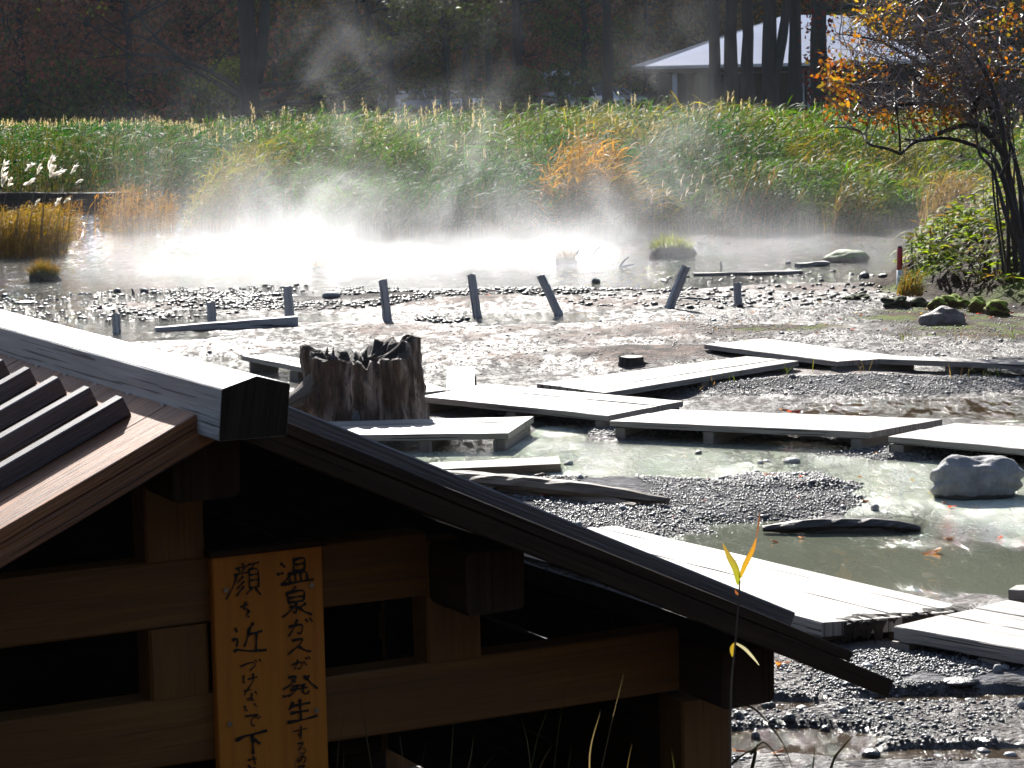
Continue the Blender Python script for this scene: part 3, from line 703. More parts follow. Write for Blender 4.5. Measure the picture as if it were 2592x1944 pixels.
m = MB(); m.beam(G(1140, 1282, 0.09), G(1250, 1250, 0.09), 0.12, 0.12, seg=3, jit=0.006, ch=0.012); c = G(1195, 1265)
single('timber_block', m, M_split, (c[0], c[1], 0), 'squared block propping up the splintered timber', 'block')
split_log([G(1345, 1216, 0.03), G(1400, 1216, 0.03)], (0.05, 0.05), 'short broken wood chunk behind the splintered timber', name='wood_chunk')
split_log([G(1930, 1338, 0.03), G(2080, 1328, 0.05), G(2230, 1327, 0.05), G(2330, 1338, 0.02)], (0.07, 0.04), 'blackened wet board half sunk in the gravel near the dark pool', mat=M_log, name='sunken_board', cat='board')
split_log([G(2030, 1338, 0.02), G(2180, 1340, 0.02), G(2290, 1342, 0.01)], (0.045, 0.028), 'thin black splinter alongside the sunken board', mat=M_log, name='wood_splinter', cat='splinter')
# tapered beam lying by the stakes
m = MB(); m.beam(G(393, 834, 0.04), G(752, 813, 0.06), 0.10, 0.055, seg=8, jit=0.003, w1=0.14, h1=0.125, ch=0.008); c = G(570, 826)
single('fallen_beam', m, M_stake, (c[0], c[1], 0), 'dark tapered beam lying on the mud beside the leftmost stakes', 'beam')
m = MB(); m.beam(G(1668, 757, 0.03), G(1810, 757, 0.03), 0.05, 0.035, seg=5, jit=0.004); c = G(1740, 757)
single('thin_board', m, M_post, (c[0], c[1], 0), 'thin stick lying behind the stake that leans right', 'stick')
m = MB(); m.beam(G(1755, 696, 0.03), G(2030, 688, 0.03), 0.10, 0.05, seg=6, jit=0.004); c = G(1890, 692)
single('floating_plank', m, M_post, (c[0], c[1], 0), 'long grey plank lying in the misty water at right', 'plank')
m = MB(); m.beam(G(2018, 672, 0.03), G(2095, 667, 0.03), 0.14, 0.06, seg=4, jit=0.008); c = G(2055, 670)
single('floating_plank', m, M_post, (c[0], c[1], 0), 'short grey slab lying in the water left of the mossy rock', 'slab')

# stakes
STAKES = [((296, 842), (294, 794), 20, 'short stub stake rising just above the ridge beam'),
 ((537, 815), (534, 764), 22, 'short stake behind the middle of the fallen beam'),
 ((735, 812), (728, 726), 23, 'stake at the thick end of the fallen beam'),
 ((980, 813), (969, 709), 25, 'upright grey stake, the first to the right of the fallen beam'),
 ((1208, 802), (1192, 695), 23, 'tall stake leaning slightly left in the middle of the mud'),
 ((1414, 797), (1368, 698), 22, 'grey stake leaning strongly to the left'),
 ((1690, 786), (1736, 674), 23, 'long stake leaning to the right'),
 ((1869, 778), (1866, 716), 21, 'short upright stake to the right of the leaning one')]
for b, tp, wpx, lab in STAKES:
    p0 = G(*b); D = np.dot(p0 - CAM, Fv); p1 = AT(tp[0], tp[1], D); r = wpx / FPX * D / 2
    m = MB(); k = 7; pts = [p0 - EZ * 0.12] + [p0 + (p1 - p0) * i / k + np.array([rnd.uniform(-.004, .004), 0, 0]) for i in range(k + 1)]
    ang = [rnd.uniform(0.84, 1.12) for _ in range(11)]
    rings = []
    d = (p1 - p0) / np.linalg.norm(p1 - p0); a = np.cross(d, (0, 1, 0.1)); a /= np.linalg.norm(a); b2 = np.cross(d, a)
    for i, c in enumerate(pts):
        tpr = 1.08 - 0.12 * i / len(pts)
        rings.append([c + (a * cos(2 * pi * q / 11) + b2 * sin(2 * pi * q / 11)) * r * ang[q] * tpr * rnd.uniform(0.95, 1.05) + (d * rnd.uniform(-.012, .012) if i == len(pts) - 1 else 0) for q in range(11)])
    m.loft(pts, rings); o = single('wooden_stake', m, M_stake, (p0[0], p0[1], 0), lab, 'stake', 'old stakes standing in the mud')

# red and white marker pole
p0 = G(2277, 752); D = 27.0
p0 = AT(2276, 742, 33.2); p1 = AT(2278, 626, 33.2)
mk = empty('marker_pole', (p0[0], p0[1], p0[2]), 'red and white marker pole standing before the mossy bank', 'pole')
r = 0.036; mid = p0 + (p1 - p0) * 0.47; near_top = p0 + (p1 - p0) * 0.97
m = MB(); m.tube([p0 - EZ * 0.12, p0, mid + np.array([0, 0, 0.02])], r, 12); m.build('white_section', M_white, mk, True)
m = MB(); m.tube([mid + np.array([0, 0, 0.02]), mid + (p1 - p0) * 0.3, near_top, p1], [r, r * 1.003, r, r * 0.6], 12); m.build('red_section', M_red, mk, True)
m = MB(); m.tube([p1 - EZ * 0.012, p1 + EZ * 0.012, p1 + EZ * 0.02], [r * 0.9, r * 0.8, r * 0.3], 10); m.build('cap', M_tyre, mk, True)

# ------------------------------------------------------------------ hollow stump
def stump_mat():
    t = NT('old stump wood'); o = t.N('TexCoord').outputs['Object']; a = t.N('Attribute', attribute_name='col').outputs[0]
    n = t.noise(t.vscale(o, (9, 9, 1.6)), 2.2, 8, 0.65, 0.5); n2 = t.noise(t.vscale(o, (30, 30, 3)), 1.5, 5, 0.65)
    c = t.mix(1.0, a, t.ramp(n, [(0.3, (0.25, 0.23, 0.22)), (0.52, (0.8, 0.75, 0.72)), (0.72, (1.9, 1.8, 1.75))]), 'MULTIPLY')
    c = t.mix(t.math('MULTIPLY', t.math('GREATER_THAN', n2, 0.6), 0.75), c, (0.012, 0.009, 0.007))
    b = t.N('BsdfPrincipled', {'Base Color': c, 'Roughness': 0.72, 'Specular IOR Level': 0.35, 'Normal': t.bump(t.math('ADD', n, t.math('MULTIPLY', n2, 0.6)), 0.03)})
    t.surf(b.outputs[0]); return t.m
M_stump = stump_mat()
sc_ = AT(922, 1050, 21.95); sc_[2] = 0
def build_stump():
    nt, nz_ = 220, 46
    th_ = np.linspace(0, 2 * pi, nt, endpoint=False)          # 0 = +x (right), 3/2 pi = towards the viewer
    ridge = 0.03 * (fbm(np.cos(th_) * 14, np.sin(th_) * 14, 4, 3) - 0.5) + 0.095 * (fbm(np.cos(th_) * 4 + 9, np.sin(th_) * 4 + 3, 3, 4) - 0.5) * 2 + 0.05 * np.abs(np.sin(th_ * 6 + 3 * fbm(np.cos(th_) * 2, np.sin(th_) * 2, 8, 2)))
    jag = fbm(np.cos(th_) * 3.2 + 2, np.sin(th_) * 3.2 + 7, 12, 3)
    left = np.exp(-((th_ - pi * 1.08) / 0.5) ** 2); front = np.exp(-((th_ - 1.5 * pi) / 0.75) ** 2); right = np.exp(-(((th_ + 0.4) % (2 * pi) - 0.4 - 0.05) / 0.55) ** 2)
    back = np.exp(-((th_ - 0.36 * pi) / 0.35) ** 2)
    jf = fbm(np.cos(th_) * 9 + 2, np.sin(th_) * 9 + 4, 19, 3)
    top = 0.62 + 0.14 * (jag - 0.5) + 0.10 * (jf - 0.5) + 0.09 * left + 0.13 * right - 0.05 * front + 0.10 * back
    V = []; C_ = []
    zz = np.linspace(0, 1, nz_)
    for i, z in enumerate(zz):
        h = -0.12 + (top + 0.12) * z
        base = 0.435 + 0.04 * np.clip(0.25 - h, 0, 1) / 0.25
        wob = 0.075 * (fbm(np.cos(th_) * 3 + h * 1.2, np.sin(th_) * 3 + h * 3.5, 30, 4) - 0.5) * 2
        bul = 0.17 * np.exp(-((h - 0.27) / 0.10) ** 2) * np.exp(-((th_ - pi * 1.12) / 0.33) ** 2) + 0.05 * left * sstep(0.3, 0.6, h)
        r = base + ridge * (0.6 + 0.6 * z) + wob + bul - 0.05 * front * sstep(0.35, 0.6, h) - 0.02 * z ** 6
        V.append(np.stack([np.cos(th_) * r, np.sin(th_) * r * 0.95, h], 1))
        t1 = fbm(th_ * 6, h * 2.5, 50, 3)
        col = lerp(np.tile((0.11, 0.072, 0.05), (nt, 1)), np.tile((0.40, 0.32, 0.27), (nt, 1)), sstep(0.4, 0.65, t1))
        col = lerp(col, np.tile((0.22, 0.15, 0.075), (nt, 1)), np.clip(sstep(1.15 * pi, 0.95 * pi, np.abs(th_ - 0.2)) * np.exp(-((th_ - pi * 1.2) / 0.35) ** 2) * (h < 0.27), 0, 1))
        C_.append(col)
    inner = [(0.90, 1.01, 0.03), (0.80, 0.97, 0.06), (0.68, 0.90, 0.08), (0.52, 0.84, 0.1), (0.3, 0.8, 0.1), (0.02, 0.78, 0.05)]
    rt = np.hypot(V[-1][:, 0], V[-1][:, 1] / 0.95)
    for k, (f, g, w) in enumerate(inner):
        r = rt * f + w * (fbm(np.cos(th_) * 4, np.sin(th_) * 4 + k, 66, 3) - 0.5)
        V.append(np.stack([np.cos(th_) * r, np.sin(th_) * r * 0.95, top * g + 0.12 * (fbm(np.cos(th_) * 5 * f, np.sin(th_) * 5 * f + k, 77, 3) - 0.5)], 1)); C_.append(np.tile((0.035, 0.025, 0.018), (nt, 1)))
    V = np.concatenate(V); C_ = np.concatenate(C_); m = nz_ + len(inner)
    ii = np.arange(m * nt).reshape(m, nt); j2 = np.roll(np.arange(nt), -1)
    q = np.stack([ii[:-1], ii[:-1][:, j2], ii[1:][:, j2], ii[1:]], -1).reshape(-1, 4)
    st = empty('hollow_stump', sc_, 'big dark hollow weathered tree stump with jagged rim behind the boardwalk', 'stump')
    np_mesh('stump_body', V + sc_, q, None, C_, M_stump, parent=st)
    # broken root stub sticking out on the left, knot with a snapped branch in front
    m = MB(); b = sc_ + np.array([-0.36, -0.16, 0.36])
    m.tube([b + (0.1, 0.05, 0.12), b, b + (-0.10, -0.05, -0.06), b + (-0.21, -0.08, -0.10), b + (-0.265, -0.09, -0.12)], [0.16, 0.15, 0.12, 0.085, 0.04], 13, 0.16); m.build('root_stub', M_bark2, st, True)
    m = MB(); b = sc_ + np.array([-0.03, -0.40, 0.17])
    m.tube([b + (0, 0.14, 0.04), b, b + (-0.015, -0.06, -0.03), b + (-0.02, -0.08, -0.06)], [0.07, 0.055, 0.04, 0.012], 10, 0.12)
    m.tube([b + (0.0, 0.0, 0.0), b + (0.10, -0.02, -0.035), b + (0.2, -0.01, -0.06)], [0.03, 0.025, 0.012], 8, 0.1)
    m.tube([b + (-0.02, 0.0, 0.02), b + (-0.06, -0.02, 0.08)], [0.02, 0.006], 7, 0.1); m.build('branch_knot', M_post, st, True)
    for k in range(44):     # splinters standing in the decayed front and along the rim
        a = 1.5 * pi + rnd.uniform(-1.0, 1.0) if k < 34 else rnd.uniform(0, 2 * pi)
        r_ = rnd.uniform(0.36, 0.435) if k < 34 else rnd.uniform(0.25, 0.4); z0 = rnd.uniform(0.08, 0.45) if k < 34 else 0.45; l = rnd.uniform(0.1, 0.24)
        p = sc_ + np.array([cos(a) * r_, sin(a) * r_ * 0.95, z0]); m = MB(); w = rnd.uniform(0.012, 0.03)
        m.tube([p, p + (rnd.uniform(-.01, .01), 0, l * 0.6), p + (rnd.uniform(-.02, .02), 0, l)], [w, w * 0.8, w * 0.15], 6, 0.15); m.build('splinter', M_split if k % 3 else M_post, st)
build_stump()
c = G(1597, 934); sm = empty('cut_stump', (c[0], c[1], 0), 'small sawn-off stump beside the diagonal boardwalk', 'stump')
m = MB(); m.tube([c + (0, 0, -0.1), c + (0, 0, 0.0), c + (0, 0, 0.07), c + (0.004, 0, 0.125)], [0.17, 0.135, 0.125, 0.122], 16, 0.05, cap=False); m.build('stump_side', M_bark, sm, True)
m = MB(); m.tube([c + (0.004, 0, 0.10), c + (0.004, 0, 0.126)], [0.12, 0.118], 16, 0.03); m.build('cut_face', M_split, sm)
m = MB(); m.tube([c + (0.08, 0, 0.05), c + (0.2, -0.02, 0.02), c + (0.32, -0.04, -0.02)], [0.05, 0.035, 0.015], 8, 0.1); m.build('root', M_split, sm, True)

# ------------------------------------------------------------------ rocks
import bmesh
def rock_obj(name, c, size, mat, label, cat, seed, group=None, lobes=None, sub=4, rough=0.22, flat=1.0):
    bm = bmesh.new(); bmesh.ops.create_icosphere(bm, subdivisions=sub, radius=1.0)
    P = np.array([v.co[:] for v in bm.verts])
    n = 0
    for k, (f, amp) in enumerate(((1.1, 1.0), (2.3, 0.5), (5.0, 0.22), (11, 0.1))):
        n = n + amp * ((fbm(P[:, 0] * f + seed, P[:, 1] * f + P[:, 2] * f * 1.7, seed + k, 2) - 0.5) + (fbm(P[:, 2] * f + seed * 3, P[:, 0] * f - P[:, 1] * f, seed + 9 + k, 2) - 0.5))
    P2 = P * (1 + rough * n)[:, None]
    for (dx, dy, dz, w, amp) in (lobes or []):
        d = np.linalg.norm(P - np.array([dx, dy, dz]) / np.linalg.norm([dx, dy, dz]), axis=1); P2 = P2 * (1 + amp * np.exp(-(d / w) ** 2))[:, None]
    if flat < 1: P2[:, 2] = np.where(P2[:, 2] > flat, flat + (P2[:, 2] - flat) * 0.25, P2[:, 2])
    P2 = P2 * np.array(size)
    for v, p in zip(bm.verts, P2): v.co = p
    me = bpy.data.meshes.new(name); bm.to_mesh(me); bm.free(); me.polygons.foreach_set('use_smooth', [True] * len(me.polygons)); me.materials.append(mat)
    o = bpy.data.objects.new(name, me); COL.objects.link(o); o.location = Vector(c); return tag(o, label, cat, group)
c = G(2480, 1262, 0.0)
rock_obj('grey_stone', (c[0] + 0.02, c[1] + 0.12, 0.10), (0.31, 0.2, 0.185), M_stone, 'pale grey double-humped stone standing in the milky water', 'stone', 3, None, [(-0.55, 0, 0.9, 0.5, 0.20), (0.0, 0, 1, 0.32, -0.30), (0.6, 0, 0.75, 0.45, 0.12), (-0.9, -0.3, -0.2, 0.6, 0.12)], 5, 0.24)
c = G(2392, 828, 0.02)
rock_obj('boulder', (c[0], c[1] + 0.1, 0.07), (0.24, 0.2, 0.14), M_boul, 'brown angular boulder at the foot of the mossy bank', 'boulder', 8, None, [(0.3, 0, 0.9, 0.5, 0.25), (-1, -0.2, 0.1, 0.5, 0.25)], 4, 0.3)
c = G(2150, 662); rock_obj('mossy_rock', (c[0], c[1], 0.05), (0.28, 0.3, 0.14), M_mossy, 'rounded moss-topped rock in the water right of the grassy islet', 'rock', 21, None, [(-1, 0, 0, 0.6, 0.35)])
for i, (px, py, w, h, lab) in enumerate([
    (298, 737, 18, 12, 'round black rock in the glittering shallows, left of a pair'), (366, 737, 20, 14, 'round black rock in the glittering shallows, right of a pair'),
    (1508, 711, 22, 14, 'dark pointed rock at the edge of the steam behind the leftward leaning stake'), (2187, 697, 26, 16, 'squarish black rock in the water left of the marker pole'),
    (643, 757, 32, 12, 'dark cylindrical chunk on the mud behind the fallen beam'), (838, 759, 44, 13, 'flat grey rock among the black rubble'),
    (700, 745, 22, 9, 'dark rock chunk before the steam above the thick end of the fallen beam'), (748, 752, 26, 8, 'low dark slab beside the stake at the fallen beam'),
    (2236, 722, 24, 10, 'low black rock at the waterline by the marker pole'), (1995, 664, 14, 8, 'small dark rock beside the grey slab in the water'),
    (12, 748, 16, 9, 'small black rock at the left edge of the glittering shallows'), (65, 765, 50, 7, 'low dark hump in the shallows by the left edge'),
    (1440, 1172, 26, 10, 'dark pebble cluster stone near the end of the grey plank'), (2005, 1165, 42, 14, 'small grey rock in the milky water below the middle boardwalk'),
    (1768, 1145, 18, 11, 'little black rock in the milky water under the middle boardwalk'), (1925, 1170, 14, 10, 'tiny black rock left of the grey rock in the milky water'),
    (2215, 1285, 20, 16, 'little upright dark rock in the milky water left of the pale stone'), (2315, 1338, 26, 12, 'dark squarish stone past the end of the sunken board'),
    (1870, 1820, 22, 20, 'black rock standing in the puddle beside the hut corner'), (1912, 1862, 20, 18, 'black round rock in the puddle at the bottom of the photo'),
    (2000, 1828, 30, 20, 'dark rock pair in the reflecting puddle'), (2090, 1843, 22, 14, 'black rock lying right of the dark pair in the puddle'),
    (2205, 1905, 40, 18, 'larger black rock at the bottom of the gravel'), (2366, 1854, 16, 13, 'lone black pebble on the shining gravel'),
    (1945, 1782, 34, 16, 'dark flat rock under the eave end of the hut'), (2030, 1792, 34, 14, 'dark flat rock right of the eave end of the hut'),
    (2524, 1715, 24, 22, 'pale pebble below the cracked boardwalk'), (2430, 1745, 90, 10, 'black stick-like rock lying below the cracked boardwalk'),
    (2588, 1800, 26, 16, 'grey rock at the right edge of the shining gravel')]):
    c = G(px, py + h * 0.4); mpp = MPP(px, py)
    rock_obj('dark_rock' if lab.find('pale') < 0 else 'pale_pebble', (c[0], c[1], max(hz(c[0], c[1]), 0) + h * mpp * 0.22), (w * mpp * 0.55, w * mpp * 0.5, h * mpp * 0.75), M_rock if lab.find('pale') < 0 and lab.find('grey') < 0 else M_stone, lab, 'rock', 40 + i, None, None, 2, 0.35)

# loose gravel and rubble: thousands of pebbles
def pebbles():
    base = np.array([(1, 0, 0), (-1, 0, 0), (0, 1, 0), (0, -1, 0), (0, 0, 1), (0, 0, -1)], float)
    tri = [(0, 2, 4), (2, 1, 4), (1, 3, 4), (3, 0, 4), (2, 0, 5), (1, 2, 5), (3, 1, 5), (0, 3, 5)]
    vs = [tuple(v) for v in base]; cache = {}; fs = []
    def midp(a, b):
        k = (min(a, b), max(a, b))
        if k not in cache:
            p = np.array(vs[a]) + np.array(vs[b]); p /= np.linalg.norm(p); vs.append(tuple(p)); cache[k] = len(vs) - 1
        return cache[k]
    for a, b, c_ in tri:
        d, e, f = midp(a, b), midp(b, c_), midp(c_, a); fs += [(a, d, f), (d, b, e), (f, e, c_), (d, e, f)]
    S1 = np.array(vs); T1 = np.array(fs); S0 = base; T0 = np.array(tri)
    def scatter(zones, n, s0, s1, col0, col1, tiny=False):
        S, T, nv = (S0, T0, 6) if tiny else (S1, T1, len(S1))
        out = []
        for (e, dens) in zones:
            cx, cy_, rx, ry = ell(*e); k = int(n * dens)
            a = RG.uniform(0, 2 * pi, k); r = np.sqrt(RG.uniform(0, 1, k)) * 1.15
            out.append(np.stack([cx + np.cos(a) * r * rx, cy_ + np.sin(a) * r * ry], 1))
        P = np.concatenate(out)
        P = P[fbm(P[:, 0] * 1.5, P[:, 1] * 1.0, 81, 3) > 0.36]
        P = P[np.abs(P[:, 0]) < P[:, 1] * 0.23]
        k = len(P); z = np.maximum(height(P[:, 0], P[:, 1]), -0.012)
        s = s0 + (s1 - s0) * RG.uniform(0, 1, k) ** 3
        sc = np.stack([s * RG.uniform(0.7, 1.3, k), s * RG.uniform(0.7, 1.3, k), s * RG.uniform(0.35, 0.8, k)], 1)
        ang = RG.uniform(0, 2 * pi, k); ca, sa = np.cos(ang), np.sin(ang)
        D = S[None] * (1 + RG.uniform(-0.22, 0.22, (k, nv, 1))) * sc[:, None]
        V = np.stack([D[..., 0] * ca[:, None] - D[..., 1] * sa[:, None], D[..., 0] * sa[:, None] + D[..., 1] * ca[:, None], D[..., 2]], -1)
        V += np.stack([P[:, 0], P[:, 1], z + sc[:, 2] * 0.35], 1)[:, None]
        t = RG.uniform(0, 1, k) ** 2; C_ = np.array(col0)[None] * (1 - t[:, None]) + np.array(col1)[None] * t[:, None]
        return V.reshape(-1, 3), (T[None] + (np.arange(k) * nv)[:, None, None]).reshape(-1, 3), np.repeat(C_, nv, 0)
    t = NT('pebble'); c = t.N('Attribute', attribute_name='col').outputs[0]
    b = t.N('BsdfPrincipled', {'Base Color': c, 'Roughness': 0.5, 'Specular IOR Level': 0.35}); t.surf(b.outputs[0])
    def emit(name, label, parts):
        V = []; Q = []; C_ = []; o = 0
        for v, q, c_ in parts: V.append(v); Q.append(q + o); C_.append(c_); o += len(v)
        ob = np_mesh(name, np.concatenate(V), None, np.concatenate(Q), np.concatenate(C_), t.m); tag(ob, label, kind='stuff')
    near = [(GRAV[0], 1.0), (GRAV[1], 0.18), (GRAV[2], 0.35), (GRAV[3], 0.4), (GRAV[4], 0.15), (GRAV[5], 0.15), ((2150, 1820, 520, 130), 0.3), ((2250, 840, 420, 60), 0.35), ((1450, 880, 900, 60), 0.18), ((2000, 1190, 700, 70), 0.12), ((1600, 1340, 250, 30), 0.2)]
    emit('gravel', 'grey pebbles and gravel strewn over the mud', [scatter(near, 26000, 0.004, 0.017, (0.035, 0.036, 0.04), (0.20, 0.20, 0.21), True), scatter(near, 260, 0.012, 0.03, (0.05, 0.052, 0.058), (0.3, 0.3, 0.31))])
    rub = [(e, d) for e, d in zip(RUB, (1.0, 0.7, 0.4, 0.5, 0.15))] + [((300, 775, 420, 34), 0.9), ((600, 740, 350, 14), 0.35), ((1900, 760, 420, 22), 0.25), ((2050, 700, 350, 12), 0.1)]
    emit('rubble', 'black wet rubble and wood scraps along the water edge', [scatter(rub, 3000, 0.008, 0.045, (0.014, 0.014, 0.015), (0.06, 0.055, 0.052))])
pebbles()

# ------------------------------------------------------------------ plants: vectorised blades and leaf cards
def blades(base, az, L, w, rise, droop, col, coltip=None, seg=3, tw=None):
    """curved tapering blades. all arrays of length n; rise = vertical share, droop = bend down"""
    n = len(base); t = np.linspace(0, 1, seg + 1)
    out = np.stack([np.cos(az), np.sin(az), np.zeros(n)], 1)
    side = np.stack([-np.sin(az), np.cos(az), np.zeros(n)], 1)
    if tw is not None:
        side = side * np.cos(tw)[:, None] + np.array([0, 0, 1.0])[None] * np.sin(tw)[:, None]
    hx = L * np.sqrt(np.clip(1 - rise ** 2, 0.0, 1)); V = []; C_ = []
    prof = np.where(t < 0.35, 0.55 + 0.45 * t / 0.35, 1 - ((t - 0.35) / 0.65) ** 1.6)
    coltip = col if coltip is None else coltip
    for i, tt in enumerate(t):
        p = base + out * (hx * (tt + 0.25 * droop * tt * tt))[:, None] + np.array([0, 0, 1.0])[None] * (L * (rise * tt - droop * tt * tt))[:, None]
        ww = (w * max(prof[i], 0.03) / 2)[:, None]
        V += [p - side * ww, p + side * ww]; c = col * (1 - tt) + coltip * tt; C_ += [c, c]
    m = 2 * (seg + 1); V = np.stack(V, 1).reshape(-1, 3); C_ = np.stack(C_, 1).reshape(-1, 3)
    q = np.array([[2 * i, 2 * i + 1, 2 * i + 3, 2 * i + 2] for i in range(seg)])
    Q = (q[None] + (np.arange(n) * m)[:, None, None]).reshape(-1, 4)
    return V, Q, C_
def cards(cen, nrm_j, size, col, asp=0.55):
    """folded leaf-shaped cards with random attitude"""
    n = len(cen); a = RG.normal(size=(n, 3)); a /= np.linalg.norm(a, axis=1)[:, None]
    if nrm_j is not None: a = a * nrm_j + np.array([0, 0, -0.25]); a /= np.linalg.norm(a, axis=1)[:, None]
    b = np.cross(a, RG.normal(size=(n, 3))); b /= np.linalg.norm(b, axis=1)[:, None]; k = np.cross(a, b)
    s = size[:, None]
    V = np.stack([cen, cen + a * s * 0.45 + b * s * asp * 0.5 + k * s * 0.08, cen + a * s, cen + a * s * 0.45 - b * s * asp * 0.5 + k * s * 0.08], 1).reshape(-1, 3)
    Q = np.arange(4 * n).reshape(n, 4); return V, Q, np.repeat(col, 4, 0)
def join(parts):
    V = []; Q = []; C_ = []; o = 0
    for v, q, c_ in parts: V.append(v); Q.append(q + o); C_.append(c_); o += len(v)
    return np.concatenate(V), np.concatenate(Q), np.concatenate(C_)
def vary(c, n, dv=0.3, dh=0.12):
    c = np.array(c)[None] * (1 + RG.uniform(-dv, dv, (n, 1))); return np.clip(c * (1 + RG.uniform(-dh, dh, (n, 3))), 0.002, 1)
def reeds(base, h, col, nleaf=7, leafL=0.5, leafw=0.028, lean=0.25, plume=0.0, laz=None, plcol=(0.52, 0.43, 0.39), stemcol=(0.14, 0.12, 0.05), low=0.25, tipcol=None, pl=0.28):
    """whole reed plants: stem, arching leaves, plume. col (n,3)"""
    n = len(base); parts = []
    az = RG.normal(0.15, 0.8, n) if laz is None else np.where(RG.uniform(size=n) < 0.65, laz + RG.normal(0, 0.4, n), RG.normal(0.15, 0.8, n)); ln = np.abs(RG.normal(lean, lean * 0.5, n))
    ztip = np.array([0, 0, 1.0])[None]
    o = np.stack([np.cos(az), np.sin(az), 0 * az], 1)
    yaw = RG.uniform(0, 2 * pi, n); side = np.stack([np.cos(yaw), np.sin(yaw) * 0.4, 0 * yaw], 1)
    def at(t, idx=slice(None)): return base[idx] + o[idx] * (h[idx] * ln[idx] * t * t)[:, None] + ztip * (h[idx] * t * (1 - 0.12 * ln[idx] * t))[:, None]
    ts = [0, 0.35, 0.7, 1.0]; V = []
    for t in ts:
        w = 0.010 * (1 - 0.6 * t); p = at(np.full(n, t)); V += [p - side * w, p + side * w]
    V = np.stack(V, 1).reshape(-1, 3); q = np.array([[2 * i, 2 * i + 1, 2 * i + 3, 2 * i + 2] for i in range(3)])
    Q = (q[None] + (np.arange(n) * 8)[:, None, None]).reshape(-1, 4)
    sc = np.repeat(np.array(stemcol)[None] * RG.uniform(0.6, 1.3, (n, 1)), 8, 0); parts.append((V, Q, sc))
    for k in range(nleaf):
        t = low + (1 - low) * (k + RG.uniform(0.1, 0.9, n)) / nleaf
        a = RG.uniform(-pi, pi, n); a = np.where(RG.uniform(size=n) < 0.55, RG.normal(0.1, 0.7, n), a)
        L = leafL * RG.uniform(0.6, 1.25, n) * (0.75 + 0.35 * (1 - np.abs(t - 0.6)))
        c = col * RG.uniform(0.7, 1.3, (n, 1))
        parts.append(blades(at(t), a, L, np.full(n, leafw) * RG.uniform(0.7, 1.2, n), RG.uniform(0.55, 0.95, n), RG.uniform(0.25, 0.75, n), c, c * 1.05 if tipcol is None else c * 0.4 + np.array(tipcol)[None] * 0.6, 3, RG.uniform(-0.9, 0.9, n)))
    if plume > 0:
        s = np.where(RG.uniform(size=n) < plume)[0]; m = len(s)
        if m:
            for k in range(9):
                t = 0.9 + 0.02 * k; b = at(np.full(m, 1.0), s) + ztip * (pl * (k / 9 - 0.15)) + o[s] * (0.10 * pl * k / 9)
                parts.append(blades(b, RG.normal(0.1, 1.2, m), np.full(m, pl * 0.55) * RG.uniform(0.7, 1.2, m) * (1.1 - 0.07 * k), np.full(m, 0.022), np.full(m, 0.92), np.full(m, 0.3), vary(plcol, m, 0.25, 0.05), None, 2, RG.uniform(-1, 1, m)))
    return join(parts)

def in_view(P, m=0.225): return P[np.abs(P[:, 0]) < P[:, 1] * m]
